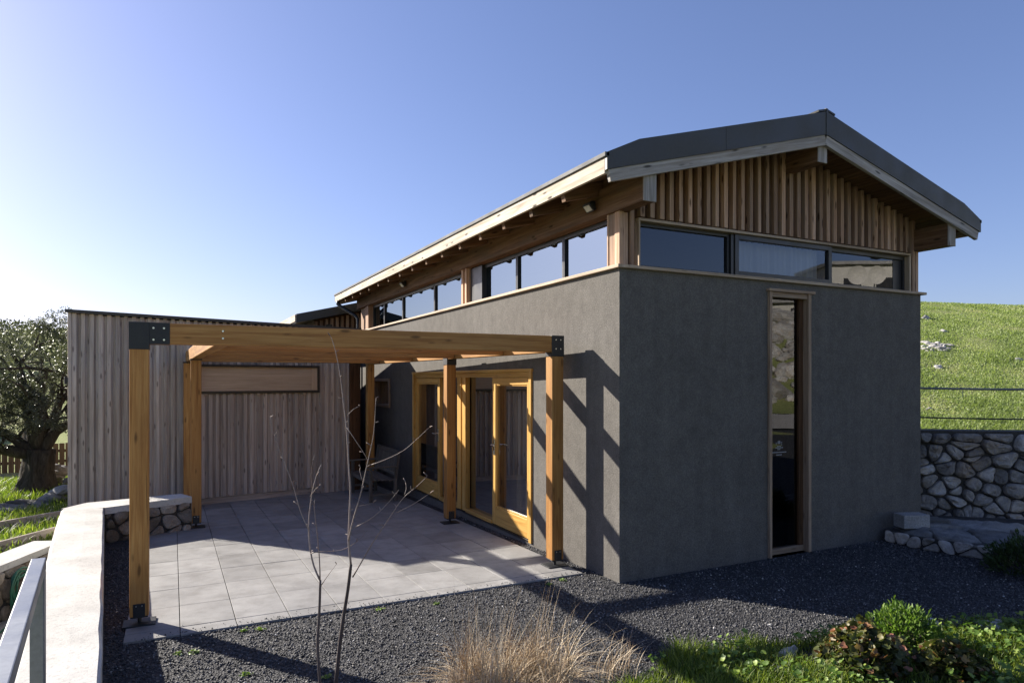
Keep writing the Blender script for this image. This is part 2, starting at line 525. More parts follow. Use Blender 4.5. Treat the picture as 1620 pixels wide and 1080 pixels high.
def link_mesh(name, v, f, mat, parent=None, uv=None, tone=None, bevel=0.0, smooth=False, loc=None):
    me = bpy.data.meshes.new(name)
    off = root_loc(parent) if parent is not None else (np.array(loc, float) if loc is not None else np.zeros(3))
    v = np.asarray(v, float) - off
    if isinstance(f, np.ndarray):
        nf, k = f.shape
        me.vertices.add(len(v))
        me.vertices.foreach_set('co', v.astype(np.float32).ravel())
        me.loops.add(nf * k)
        me.loops.foreach_set('vertex_index', f.astype(np.int32).ravel())
        me.polygons.add(nf)
        me.polygons.foreach_set('loop_start', np.arange(0, nf * k, k, dtype=np.int32))
        me.polygons.foreach_set('loop_total', np.full(nf, k, dtype=np.int32))
        me.update(calc_edges=True)
    else:
        me.from_pydata(v.tolist(), [], f)
    nl = len(me.loops)
    if uv is not None and len(uv) == nl:
        l = me.uv_layers.new(name='UVMap')
        l.data.foreach_set('uv', np.array(uv, np.float32).ravel())
    if tone is not None and len(tone) == nl:
        a = me.attributes.new('tone', 'FLOAT', 'CORNER')
        a.data.foreach_set('value', np.array(tone, np.float32))
    if smooth:
        me.polygons.foreach_set('use_smooth', np.ones(len(me.polygons), bool))
    me.materials.append(mat)
    o = bpy.data.objects.new(name, me)
    COL.objects.link(o)
    if parent is not None:
        o.parent = parent
    else:
        o.location = off
    if bevel > 0:
        b = o.modifiers.new('bevel', 'BEVEL')
        b.width = bevel
        b.segments = 2
        b.limit_method = 'ANGLE'
    return o


def thing(name, loc, label, cat, group=None):
    o = bpy.data.objects.new(name, None)
    COL.objects.link(o)
    o.location = loc
    return tag(o, label, cat, group)


def tag(o, label=None, cat=None, group=None, kind=None):
    if label:
        o['label'] = label
    if cat:
        o['category'] = cat
    if group:
        o['group'] = group
    if kind:
        o['kind'] = kind
    return o


CAM = Vector((-4.115, -5.717, 2.1))
_a = rad(26.7)
FW = Vector((math.sin(_a), math.cos(_a), 0))
RT = Vector((math.cos(_a), -math.sin(_a), 0))


# ------------------------------------------------------------------ terrain
def sst(a, b, x):
    t = np.clip((x - a) / (b - a), 0, 1)
    return t * t * (3 - 2 * t)


def height(x, y):
    x = np.asarray(x, float)
    y = np.asarray(y, float)
    dx, dy = x - CAM.x, y - CAM.y
    dep = dx * FW.x + dy * FW.y
    lat = dx * RT.x + dy * RT.y
    h = np.zeros_like(x)
    # hillside right of and behind the house, above the retaining wall
    d = (x - 5.5) * 0.6 + (y - 0.45) * 0.8
    up = sst(0.12, 0.45, d) * sst(5.0, 5.3, x)
    hill = 0.80 + 0.292 * np.clip(dep - 13.6, 0, 16.6) + 0.02 * np.clip(dep - 30.2, 0, 60) + 0.35 * np.sin(x * .13) * np.sin(y * .11) * sst(14, 30, dep)  # low start: unseen dip shaped so the visible slope clears the house shadow
    blend = sst(0.05, 0.42, lat / np.maximum(dep, 1.0))
    h = np.where(dep > 0, up * hill * np.where(y > 10.5, blend, 1.0), h)
    # far low hill on the left
    far = sst(30, 95, dep) * 9.5 * sst(0.0, -0.55, lat / np.maximum(dep, 1.0))
    h = h + np.where(dep > 20, far, 0)
    h = h - 0.5 * sst(10.5, 16, y) * sst(0, -4, x)
    # sunken path beside the parapet
    line = -4.62 - 0.084 * (y + 5)
    sidew = (x + 5.80) * 0.92 - (y - 3.4) * 0.386
    path = ((sidew > -0.12) | (y < 1.4)) & (x < -4.35 - 0.0843 * (y + 4.5)) & (y < 4.75) & (y > -14) & (x > -9)
    h = h - 0.72 * path
    # ground rising across the road, behind the viewer (seen in the glass)
    ax, ay = 2.5, 0.0
    rx, ry = x - ax, y - ay
    vd = rx * 0.449 - ry * 0.893
    back = np.where(y < -8, sst(33, 62, vd) * 8.5, 0)
    h = h - 0.35 * ((x > -5.35) & (x < 0.3) & (y > 0.3) & (y < 12))
    return h + back


def grid_axis(lo, hi, fine_lo, fine_hi, step):
    fine = np.arange(fine_lo, fine_hi, step)
    out = [fine]
    s, p, L = step, fine_lo, []
    while p > lo:
        s *= 1.12
        p -= s
        L.append(p)
    s, p, Rr = step, fine[-1], []
    while p < hi:
        s *= 1.12
        p += s
        Rr.append(p)
    return np.concatenate([np.array(L[::-1]), fine, np.array(Rr)])


gx = grid_axis(-900, 900, -9, 22, 0.22)
gy = grid_axis(-900, 900, -6, 24, 0.22)
X, Y = np.meshgrid(gx, gy, indexing='ij')
Z = height(X, Y) - 0.03
nrm = np.array([mnoise.noise((a * .5, b * .5, 0)) for a, b in zip(X.ravel(), Y.ravel())]).reshape(X.shape)
flat = sst(0.3, 1.2, np.abs(Z + 0.03))
Z = Z + nrm * 0.10 * np.where(Y < -8, 1, flat)
nx, ny = X.shape
idx = np.arange(nx * ny).reshape(nx, ny)
quads = np.stack([idx[:-1, :-1], idx[1:, :-1], idx[1:, 1:], idx[:-1, 1:]], -1).reshape(-1, 4)
g = link_mesh('ground', np.stack([X.ravel(), Y.ravel(), Z.ravel()], 1), quads, M['terrain'], smooth=True)
tag(g, 'grassy ground rising to a green hillside behind the house', 'ground', kind='structure')

def gz(y):
    return -0.025 * (min(max(y, 0.43), 9.5) - 0.43)


# gravel yard: a flat sheet bounded by the parapet and the house
mb = MB()
yard = [(-4.19, -5.0), (-3.4, -30), (40, -40), (24, -14), (7.5, -1.8), (5.2, 0.6), (0.5, 0.43), (-4.62, 0.43)]
mb.face([(x, y, 0.0) for x, y in yard])
mb.face([(-4.62, 0.43, 0.0), (0.2, 0.43, 0.0), (0.2, 9.5, gz(9.5)), (-5.3, 9.5, gz(9.5))])
mb.face([(-5.3, 9.5, gz(9.5)), (0.2, 9.5, gz(9.5)), (0.2, 12, gz(9.5)), (-5.3, 12, gz(9.5))])
o = mb.build('gravel_yard', M['gravel'])
tag(o, 'black gravel yard around the house', 'gravel', kind='structure')

# loose chips on the visible part of the yard
def chips(n, sx, sy, size, keep):
    x = rng.uniform(*sx, n)
    y = rng.uniform(*sy, n)
    k = keep(x, y)
    return x[k], y[k], size * rng.uniform(0.55, 1.45, k.sum())


def in_yard(x, y):
    par = -4.475 - 0.0754 * (y + 1.229)
    ok = (x > par + .01) & ~((x > -4.46) & (x < -0.15) & (y > 0.43)) & ~((x > -0.01) & (y > -0.01))
    dx, dy = x - CAM.x, y - CAM.y
    dep = dx * FW.x + dy * FW.y
    lat = dx * RT.x + dy * RT.y
    return ok & (dep > 3.2) & (np.abs(lat) < dep * 0.80 + .2)


cx1, cy1, cs1 = chips(118000, (-4.9, 4.2), (-3.2, 4.4), 0.0088, in_yard)
cx2, cy2, cs2 = chips(12000, (3.5, 7.5), (-4.2, 0.4), 0.012, in_yard)
m_ = 260
cx3, cy3 = rng.uniform(-4.4, -0.2, m_), 0.43 + rng.exponential(0.035, m_)
px, py, ps = np.concatenate([cx1, cx2, cx3]), np.concatenate([cy1, cy2, cy3]), np.concatenate([cs1, cs2, rng.uniform(.003, .008, m_)])
n = len(px)
oct_v = np.array([(1, 0, 0), (-1, 0, 0), (0, 1, 0), (0, -1, 0), (0, 0, 1), (0, 0, -1)], float)
oct_f = np.array([(0, 2, 4), (2, 1, 4), (1, 3, 4), (3, 0, 4), (2, 0, 5), (1, 2, 5), (3, 1, 5), (0, 3, 5)])
V = oct_v[None] * (ps[:, None, None] * rng.uniform(0.6, 1.25, (n, 6, 1)))
q = rng.normal(size=(n, 4))
q /= np.linalg.norm(q, axis=1)[:, None]
a, b, c, d = q.T
Rm = np.stack([1 - 2 * (c * c + d * d), 2 * (b * c - a * d), 2 * (b * d + a * c), 2 * (b * c + a * d), 1 - 2 * (b * b + d * d), 2 * (c * d - a * b), 2 * (b * d - a * c), 2 * (c * d + a * b), 1 - 2 * (b * b + c * c)], -1).reshape(n, 3, 3)
V = np.einsum('nij,nkj->nki', Rm, V)
V += np.stack([px, py, rng.uniform(-.002, .007, n) - 0.025 * np.clip(py - 0.43, 0, 9) + np.where(np.arange(n) >= n - m_, .021, 0)], -1)[:, None]
Fc = (oct_f[None] + (np.arange(n) * 6)[:, None, None]).reshape(-1, 3)
tn = np.repeat(rng.uniform(0, 1, n) , 24)
o = link_mesh('gravel', V.reshape(-1, 3), Fc, M['pebble'], tone=tn)
tag(o, 'loose black gravel chips with a few pale stones', 'gravel', kind='stuff')

# pale stone path sunk to the left of the parapet, and the road behind the viewer
mb = MB()
mb.face([(-8, -4.5, -0.555), (-4.8, -4.5, -0.555), (-5.40, 4.6, -0.555), (-6.75, 1.5, -0.555)])
o = mb.build('path', M['path'])
tag(o, 'pale stone path below the parapet', 'path', kind='structure')
mb = MB()
rd = []
for s in (-60, -30, 0, 30, 60):
    rd.append((2.5 + 0.449 * 26 + 0.893 * s, -0.893 * 26 + 0.449 * s))
L = [(x - 0.449 * 6, y + 0.893 * 6) for x, y in rd]
Rr = [(x + 0.449 * 6, y - 0.893 * 6) for x, y in rd]
for i in range(4):
    mb.face([(*L[i], 0.06), (*L[i + 1], 0.06), (*Rr[i + 1], 0.06), (*Rr[i], 0.06)])
o = mb.build('road', M['road'])
tag(o, 'pale concrete road below the rocky bank', 'road', kind='structure')

# patio slabs
mb = MB()
TX, TY, gap = 0.435, 0.65, 0.007
x0, x1, y0, y1 = -4.47, -0.16, 0.43, 9.0
ys = [y0, y0 + 0.20]
while ys[-1] < y1 - 0.1:
    ys.append(min(ys[-1] + TY, y1))
xs = [x0]
xs.append(x0 + 0.41)
while xs[-1] < x1 - 0.1:
    xs.append(min(xs[-1] + TX, x1))
for i in range(len(xs) - 1):
    for j in range(len(ys) - 1):
        dz = random.uniform(-.0015, .0015)
        mb.box(xs[i] + gap / 2, xs[i + 1] - gap / 2, ys[j] + gap / 2, ys[j + 1] - gap / 2, -0.03, 0.018 + dz)
mb.v = [(a, b, c + gz(b)) for a, b, c in mb.v]
o = mb.build('patio', M['paver'], bevel=0.002)
tag(o, 'grey paved patio under the pergola', 'patio', kind='structure')


# ------------------------------------------------------------------ main house
HX, HY = 5.0, 10.9
house = thing('house', (2.5, 5.4, 0), 'dark rendered gabled house with clerestory windows under a broad timber eave', 'house')


def wall_grid(mb, fn, u0, u1, v0, v1, holes, depth):
    """solid wall with openings; fn(u,v,d) -> xyz, d = distance inwards"""
    us = sorted({u0, u1, *[h[0] for h in holes], *[h[1] for h in holes]})
    vs = sorted({v0, v1, *[h[2] for h in holes], *[h[3] for h in holes]})

    def solid(i, j):
        if i < 0 or j < 0 or i >= len(us) - 1 or j >= len(vs) - 1:
            return False
        cu, cv = (us[i] + us[i + 1]) / 2, (vs[j] + vs[j + 1]) / 2
        return not any(h[0] < cu < h[1] and h[2] < cv < h[3] for h in holes)
    for i in range(len(us) - 1):
        for j in range(len(vs) - 1):
            if not solid(i, j):
                continue
            a, b, c, d = us[i], us[i + 1], vs[j], vs[j + 1]
            mb.face([fn(a, c, 0), fn(b, c, 0), fn(b, d, 0), fn(a, d, 0)])
            mb.face([fn(a, c, depth), fn(a, d, depth), fn(b, d, depth), fn(b, c, depth)])
            for (di, dj, p, q_) in ((-1, 0, (a, c), (a, d)), (1, 0, (b, d), (b, c)), (0, -1, (b, c), (a, c)), (0, 1, (a, d), (b, d))):
                if not solid(i + di, j + dj):
                    mb.face([fn(*p, 0), fn(*q_, 0), fn(*q_, depth), fn(*p, depth)])


WT = 0.30
LEDGE = 3.25
mb = MB()
DY0, DY1, DZ1 = 1.88, 6.66, 2.20
wall_grid(mb, lambda u, v, d: (d, u, v), 0, HY, -0.4, LEDGE, [(DY0, DY1, 0.0, DZ1), (8.2, 9.5, 1.5, 2.12)], WT)
wall_grid(mb, lambda u, v, d: (u, d, v), WT, HX, -0.1, LEDGE, [(2.14, 2.79, 0.0, 3.13)], WT)
wall_grid(mb, lambda u, v, d: (HX - d, u, v), WT, HY, 0, 4.15, [], WT)
wall_grid(mb, lambda u, v, d: (u, HY - d, v), WT, HX - WT, 0, 4.15, [], WT)
mb.build('wall', M['stucco'], house)
mb = MB()
mb.box(WT, HX - WT, WT, HY - WT, 0.0, 0.015)
mb.build('floor', M['floor'], house)
mb = MB()   # inner partition so that no daylight crosses the room
mb.box(2.9, 3.0, 0.8, HY - WT, 0.02, 3.2)
mb.build('partition', M['interior'], house)

# ledge on top of the rendered storey
mb = MB()
mb.box(-0.045, 0.10, -0.045, HY, LEDGE, LEDGE + 0.035, 'y', 0.8)
mb.box(0.101, HX + 0.07, -0.045, 0.10, LEDGE, LEDGE + 0.034, 'x', 0.5)
mb.build('sill_band', M['trim'], house, 0.004)
LZ = LEDGE + 0.036


def zs(x):      # underside of the roof boards
    return 4.09 + 0.27 * (min(x, HX - x) + 0.5)


PROF = [(-0.5, 4.22), (-0.125, 4.40), (2.5, 5.13), (5.125, 4.40), (5.5, 4.22)]
Y0R, Y1R = -0.5, 11.35
# roof covering
mb = MB()
under = [(x, zs(x) + 0.025) for x in (5.462, 2.5, -0.462)]
prof = [(-0.5, 4.19)] + PROF[1:-1] + [(5.5, 4.19)] + under
prof[0] = (-0.462, 4.225)
prof[4] = (5.462, 4.225)
mb.extrude(prof, lambda s, t, u: (s, u, t), Y0R + 0.03, Y1R - 0.03)
roof = mb.build('roof', M['metal'], house)
# verge flashing, both gables
for yy in (Y0R, Y1R - 0.035):
    mb = MB()
    vp = PROF + [(5.5, 4.06), (2.5, 4.87), (-0.5, 4.06)]
    for half in ((0, 1, 2, 6, 7), (2, 3, 4, 5, 6)):
        pr = [vp[i] for i in half]
        mb.extrude(pr, lambda s, t, u: (s, u, t), yy, yy + 0.035)
    mb.box(2.485, 2.515, yy - 0.006, yy, 4.86, 5.155, 'z')
    mb.box(0.98, 0.985, yy - 0.002, yy, 4.46, 4.70, 'z')
    mb.build('verge_flashing', M['metal'], roof)
mb = MB()
mb.bar((2.44, Y0R, 5.135), (2.44, Y1R, 5.135), 0.16, 0.02, (-0.27, 0, 1))
mb.bar((2.56, Y0R, 5.135), (2.56, Y1R, 5.135), 0.16, 0.02, (0.27, 0, 1))
mb.build('ridge_cap', M['metal'], roof)
# barge boards below the verge
for yy in (Y0R + 0.012, Y1R - 0.08):
    mb = MB()
    for s in (0, 1):
        p0 = (-0.46, 4.01)
        p1 = (2.5, 4.813)
        if s:
            p0, p1 = (HX - p0[0], p0[1]), (HX - p1[0], p1[1])
        mb.bar((p0[0], yy + 0.024, p0[1]), (p1[0], yy + 0.024, p1[1]), 0.045, 0.115)
    mb.build('barge_board', M['barge'], roof, 0.004)
# eave fascias with a drip edge
for s in (0, 1):
    xx = -0.5 if s == 0 else HX + 0.5 - 0.035
    mb = MB()
    mb.box(xx, xx + 0.035, Y0R + 0.04, Y1R - 0.04, 4.03, 4.178, 'y', 0.6)
    mb.build('fascia', M['fascia'], roof, 0.003)
    xe = -0.52 if s == 0 else HX + 0.47
    mb = MB()
    mb.box(xe, xe + 0.05, Y0R, Y1R, 4.18, 4.222, 'y')
    mb.build('drip_edge', M['dripedge'], roof, 0.004)
# soffit boards
mb = MB()
for s in (0, 1):
    k = 0
    x = -0.46
    while x < 2.5:
        xa, xb = x, min(x + 0.118, 2.5)
        A, B = (xa, zs(xa)), (xb, zs(xb))
        if s:
            A, B = (HX - A[0], A[1]), (HX - B[0], B[1])
        mb.bar(((A[0] + B[0]) / 2, Y0R + 0.06, (A[1] + B[1]) / 2 + 0.01), ((A[0] + B[0]) / 2, Y1R - 0.06, (A[1] + B[1]) / 2 + 0.01),
               0.116, 0.016, (-(B[1] - A[1]), 0, abs(B[0] - A[0])) if not s else ((B[1] - A[1]), 0, abs(B[0] - A[0])))
        x += 0.12
mb.build('soffit', M['soffit'], roof)
# rafters
yr = 0.37
while yr < 11.1:
    for s in (0, 1):
        mb = MB()
        a, b = (-0.46, zs(-0.46) - 0.072), (0.05, zs(0.05) - 0.072)
        if s:
            a, b = (HX - a[0], a[1]), (HX - b[0], b[1])
        mb.bar((a[0], yr, a[1]), (b[0], yr, b[1]), 0.075, 0.14)
        mb.build('rafter', M['beam'], house, 0.003)
    yr += 0.717
# long roof beams, their ends showing under the gable
for (xa, xb, za, zb) in ((-0.03, 0.12, 3.84, 4.13), (2.43, 2.57, 4.57, 4.86), (4.88, 5.03, 3.84, 4.13)):
    mb = MB()
    mb.box(xa, xb, -0.44, Y1R - 0.35, za, zb, 'y', 0.5)
    mb.build('roof_beam', M['beam'], house, 0.006)
    mb = MB()
    mb.box(xa - 0.003, xb + 0.003, -0.445, -0.43, za - 0.003, zb + 0.003, 'z', 0.3)
    mb.build('beam_end', M['barge'], house, 0.004)
# closing strip between beam and roof boards along both eaves
mb = MB()
mb.box(0.03, 0.09, 0.12, HY, 4.131, 4.235, 'y')
mb.box(4.91, 4.97, 0.12, HY, 4.131, 4.235, 'y')
mb.build('blocking', M['soffit'], house)

# gable cladding
mb = MB()
poly = [(0.13, 3.80), (4.87, 3.80), (4.87, zs(4.87)), (2.5, zs(2.5)), (0.13, zs(0.13))]
mb.extrude(poly[::-1], lambda s, t, u: (s, u, t), 0.085, 0.13)
ge = MB()
xb = 0.15
bb = MB()
while xb < 4.9:
    wv = random.uniform(0.050, 0.064)
    zt = zs(xb + 0.03) - 0.005
    for zc in ((LZ if (xb < 0.26 or xb > 4.80) else 3.815),):
        bb.box(xb, xb + wv, 0.015, 0.084, zc, zt, 'z')
    xb += 0.1305
mb2 = MB()
x = 0.13
while x < 4.87:
    xe = min(x + 0.13, 4.87)
    mb2.box(x + .001, xe - .001, 0.078, 0.0845, 3.80, zs((x + xe) / 2) - 0.02, 'z')
    x += 0.13
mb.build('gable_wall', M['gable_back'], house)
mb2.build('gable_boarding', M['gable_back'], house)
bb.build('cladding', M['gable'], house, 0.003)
mb = MB()
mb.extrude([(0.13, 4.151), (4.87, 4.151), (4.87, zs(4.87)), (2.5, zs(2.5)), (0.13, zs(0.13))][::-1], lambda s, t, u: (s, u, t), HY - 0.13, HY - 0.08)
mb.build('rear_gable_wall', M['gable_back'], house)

# corner posts of the upper storey
mb = MB()
mb.box(0.0, 0.055, 0.0, 0.085, LZ, 3.84, 'z', 0.8)
mb.box(0.058, 0.13, 0.03, 0.13, LZ, 3.84, 'z', 0.5)
mb.box(0.01, 0.045, 0.088, 0.20, LZ, 3.84, 'z', 0.25)
mb.box(0.0, 0.04, 0.202, 0.225, LZ, 3.84, 'z', 0.95)
mb.build('corner_post', M['gable'], house, 0.003)
mb = MB()
mb.box(4.86, 4.99, 0.10, 0.24, LZ, 3.84, 'z', 0.8)
mb.box(4.93, 4.985, 0.02, 0.095, LZ, 3.84, 'z', 0.6)
mb.build('corner_post', M['gable'], house, 0.003)


def window(fn, u0, u1, v0, v1, d, fw=0.055, gm='glassdark', mat='frame', fd=0.06, top=None, sides=True):
    """frame of four bars with a pane; fn(u,v,d)"""
    mb = MB()
    tp = top or fw

    def bx(a, b, c, e):
        P, Q = fn(a, c, d), fn(b, e, d + fd)
        mb.box(min(P[0], Q[0]), max(P[0], Q[0]), min(P[1], Q[1]), max(P[1], Q[1]), c, e, 'z')
    bx(u0, u0 + fw, v0, v1)
    bx(u1 - fw, u1, v0, v1)
    bx(u0 + fw, u1 - fw, v0, v0 + fw)
    bx(u0 + fw, u1 - fw, v1 - tp, v1)
    fr = mb.build('window', M[mat], house, 0.003)
    mb = MB()
    e = 0.004
    P = [fn(u0 + fw - e, v0 + fw - e, d + fd * .5), fn(u1 - fw + e, v0 + fw - e, d + fd * .5), fn(u1 - fw + e, v1 - tp + e, d + fd * .5), fn(u0 + fw - e, v1 - tp + e, d + fd * .5)]
    mb.face(P)
    mb.build('pane', M[gm], fr)
    return fr


FL = lambda u, v, d: (d, u, v)
FR = lambda u, v, d: (u, d, v)
for (a, b, t) in ((0.23, 1.30, .03), (1.305, 2.54, .03), (2.545, 4.03, .03), (4.33, 5.81, .03), (5.815, 7.70, .03), (7.705, 9.05, .03), (9.055, 9.98, .03)):
    window(FL, a, b, LZ, 3.835, 0.11, 0.028, 'glasslong', top=0.05)
mb = MB()      # deep dark jambs and heads round the clerestory on the long side
mb.box(0.062, 0.15, 3.60, 4.03, LZ, 3.83, 'z')
mb.build('window_post', M['frame'], house, 0.003)
mb = MB()
mb.box(-0.0, 0.05, 4.06, 4.12, LZ, 3.84, 'z', 0.9)
mb.box(0.0, 0.05, 4.20, 4.27, LZ, 3.84, 'z', 0.9)
mb.box(0.05, 0.2, 4.03, 4.33, LZ, 3.84, 'z', 0.3)
mb.build('window_post', M['gable'], house, 0.003)
mb = MB()
mb.box(0.0, 0.15, 10.0, 10.25, LZ, 3.84, 'z', 0.4)
mb.box(0.05, 0.2, 10.25, HY - 0.02, LZ, 3.84, 'z', 0.4)
mb.build('window_post', M['gable'], house, 0.003)

# clerestory on the gable side
window(FR, 0.275, 1.59, LZ, 3.765, 0.075, 0.03, 'glassdark', top=0.035)
window(FR, 1.64, 3.27, LZ, 3.765, 0.035, 0.06, 'glassclear', top=0.055)
window(FR, 3.275, 4.77, LZ, 3.765, 0.075, 0.03, 'glassdark', top=0.05)
mb = MB()
mb.box(1.591, 1.639, 0.05, 0.14, LZ, 3.765, 'z')
mb.build('window_post', M['frame'], house, 0.003)
mb = MB()
mb.box(4.56, 4.74, 0.10, 0.16, LZ + .031, 3.71, 'z')
mb.build('window_post', M['frame'], house, 0.003)
mb = MB()
mb.box(0.25, 4.80, 0.0, 0.125, 3.768, 3.797, 'x', 0.4)
mb.box(0.255, 0.273, 0.005, 0.125, LZ, 3.767, 'z', 0.8)
mb.box(4.772, 4.80, 0.005, 0.125, LZ, 3.767, 'z', 0.8)
mb.build('window_trim', M['trim'], house, 0.003)

mb = MB()
pts = [(1.70 + 1.51 * i / 90, 0.22 + 0.018 * math.sin(i * 1.1) + .01 * math.sin(i * .37)) for i in range(91)]
for (xa, ya), (xb2, yb2) in zip(pts, pts[1:]):
    mb.face([(xa, ya, LZ + .03), (xb2, yb2, LZ + .03), (xb2, yb2, 3.74), (xa, ya, 3.74)])
o = mb.build('sheer_curtain', M['sheer'], None, 0, True, loc=(2.45, 0.22, LZ + .03))
tag(o, 'pale sheer curtain behind the middle pane of the gable window band', 'curtain')
# tall slot window in the gable wall
mb = MB()
mb.box(2.115, 2.155, -0.035, 0.12, 0.01, 3.13, 'z', 0.7)
mb.box(2.765, 2.815, -0.035, 0.12, 0.01, 3.13, 'z', 0.6)
mb.box(2.156, 2.764, 0.03, 0.12, 0.02, 0.085, 'x', 0.5)
mb.box(2.156, 2.764, -0.02, 0.12, 3.07, 3.13, 'x', 0.2)
mb.box(2.09, 2.87, -0.05, 0.10, 3.131, 3.165, 'x', 0.8)
slot = mb.build('window', M['slotframe'], house, 0.004)
mb = MB()
mb.face([(2.155, 0.075, 0.08), (2.765, 0.075, 0.08), (2.765, 0.075, 3.075), (2.155, 0.075, 3.075)])
mb.build('pane', M['glassslot'], slot)
mb = MB()
mb.box(2.69, 2.764, 0.045, 0.10, 0.086, 3.069, 'z', 0.1)
mb.build('inner_frame', M['gable_back'], slot, 0.003)


def text_mesh(txt, size):
    cu = bpy.data.curves.new('lettering', 'FONT')
    cu.body = txt
    cu.size = size
    cu.align_x = 'CENTER'
    ob = bpy.data.objects.new('lettering', cu)
    COL.objects.link(ob)
    bpy.context.view_layer.update()
    me = bpy.data.meshes.new_from_object(ob.evaluated_get(bpy.context.evaluated_depsgraph_get()))
    vs_ = [tuple(v.co) for v in me.vertices]
    fs_ = [tuple(p.vertices) for p in me.polygons]
    bpy.data.objects.remove(ob)
    bpy.data.meshes.remove(me)
    return vs_, fs_


for (ch, cx_) in (('Y', 2.335), ('Σ', 2.425)):
    vs_, fs_ = text_mesh(ch, 0.048)
    link_mesh('letter', np.array([(cx_ + x, 0.0715, 1.315 + y) for x, y, z in vs_]), fs_, M['lettering'], slot)
mb = MB()      # crown-like emblem over a rule
for k in range(3):
    mb.obox((2.365 + k * 0.015, 0.0715, 1.352), ((0.004, 0, 0), (0, .0005, 0), (0, 0, 0.017 if k == 1 else 0.012)), 0)
mb.obox((2.38, 0.0715, 1.335), ((0.022, 0, 0), (0, .0005, 0), (0, 0, 0.004)), 0)
mb.build('emblem', M['lettering'], slot)
for (cx_, cz_, hw) in ((2.38, 1.300, 0.03), (2.38, 1.282, 0.055), (2.38, 1.262, 0.025), (2.38, 1.228, 0.115), (2.38, 1.197, 0.045)):
    mb = MB()
    u = -hw
    while u < hw:
        l = random.uniform(.006, .016)
        mb.obox((cx_ + u + l / 2, 0.0715, cz_), ((l / 2, 0, 0), (0, .0005, 0), (0, 0, 0.0055)), 0)
        u += l + 0.005
    mb.build('small_print', M['lettering'], slot)

# small wooden window by the bench
mb = MB()
mb.box(-0.02, 0.2, 8.2, 8.28, 1.5, 2.12, 'z', 0.5)
mb.box(-0.02, 0.2, 9.42, 9.5, 1.5, 2.12, 'z', 0.5)
mb.box(-0.02, 0.2, 8.281, 9.419, 2.06, 2.12, 'y', 0.5)
mb.box(-0.02, 0.2, 8.281, 9.419, 1.5, 1.55, 'y', 0.7)
mb.box(0.12, 0.18, 9.30, 9.419, 1.551, 2.059, 'z', 0.5)
sw = mb.build('window', M['slotframe'], house, 0.003)
mb = MB()
mb.face([(0.15, 8.28, 1.55), (0.15, 9.42, 1.55), (0.15, 9.42, 2.06), (0.15, 8.28, 2.06)])
mb.build('pane', M['glass'], sw)

# door screen: door, fixed light, mullion, fixed light, door
mb = MB()
mb.box(-0.025, 0.14, 1.88, 1.95, 0.0, 2.2, 'z', 0.8)
mb.box(-0.025, 0.14, 6.59, 6.66, 0.0, 2.2, 'z', 0.4)
mb.box(-0.03, 0.14, 1.86, 6.68, 2.2, 2.24, 'y', 0.6)
mb.box(0.0, 0.14, 1.951, 6.589, 2.13, 2.2, 'y', 0.3)
mb.box(0.0, 0.08, 4.10, 4.235, 0.03, 2.13, 'z', 0.7)
mb.box(-0.01, 0.08, 4.265, 4.42, 0.03, 2.13, 'z', 0.6)
mb.box(0.0, 0.14, 3.135, 4.099, 0.0, 0.07, 'y', 0.4)
mb.box(0.0, 0.14, 4.421, 5.275, 0.0, 0.07, 'y', 0.4)
mb.box(0.02, 0.08, 4.236, 4.264, 0.03, 2.13, 'z', 0.1)
df = mb.build('door_frame', M['door'], house, 0.004)
for (a, b) in ((3.13, 4.10), (4.42, 5.28)):
    mb = MB()
    mb.face([(0.09, a, 0.06), (0.09, b, 0.06), (0.09, b, 2.135), (0.09, a, 2.135)])
    mb.build('fixed_pane', M['glassdoor'], df)
mb = MB()
mb.box(-0.01, 0.16, 1.951, 6.589, 0.0, 0.02, 'y')
mb.build('threshold', M['frame'], df)
for (a, b, hy, hs) in ((1.955, 3.13, 3.06, -1), (5.285, 6.585, 5.35, 1)):
    mb = MB()
    st = 0.105
    mb.box(0.015, 0.075, a, a + st, 0.025, 2.125, 'z', 0.6)
    mb.box(0.015, 0.075, b - st, b, 0.025, 2.125, 'z', 0.7)
    mb.box(0.016, 0.074, a + st, b - st, 0.025, 0.275, 'y', 0.8)
    mb.box(0.016, 0.074, a + st, b - st, 2.03, 2.125, 'y', 0.8)
    for (c, e, g0, g1, gr) in ((a + st, a + st + .018, .276, 2.029, 'z'), (b - st - .018, b - st, .276, 2.029, 'z'), (a + st + .019, b - st - .019, .276, .294, 'y'), (a + st + .019, b - st - .019, 2.011, 2.029, 'y')):
        mb.box(0.027, 0.062, c, e, g0, g1, gr, 0.9)
    dr = mb.build('door', M['door'], house, 0.004)
    mb = MB()
    mb.face([(0.05, a + st, 0.275), (0.05, b - st, 0.275), (0.05, b - st, 2.03), (0.05, a + st, 2.03)])
    mb.build('glass_pane', M['glassdoor'], dr)
    mb = MB()
    mb.box(0.005, 0.0145, hy - 0.02, hy + 0.02, 1.02, 1.24, 'z')
    mb.tube([(0.006, hy, 1.16), (-0.045, hy, 1.16)], 0.009, 10)
    mb.tube([(-0.045, hy - hs * .008, 1.16), (-0.05, hy + hs * 0.125, 1.16)], 0.0095, 10)
    mb.tube([(0.006, hy, 1.06), (-0.006, hy, 1.06)], 0.011, 10)
    mb.build('handle', M['steel'], dr, 0.002)
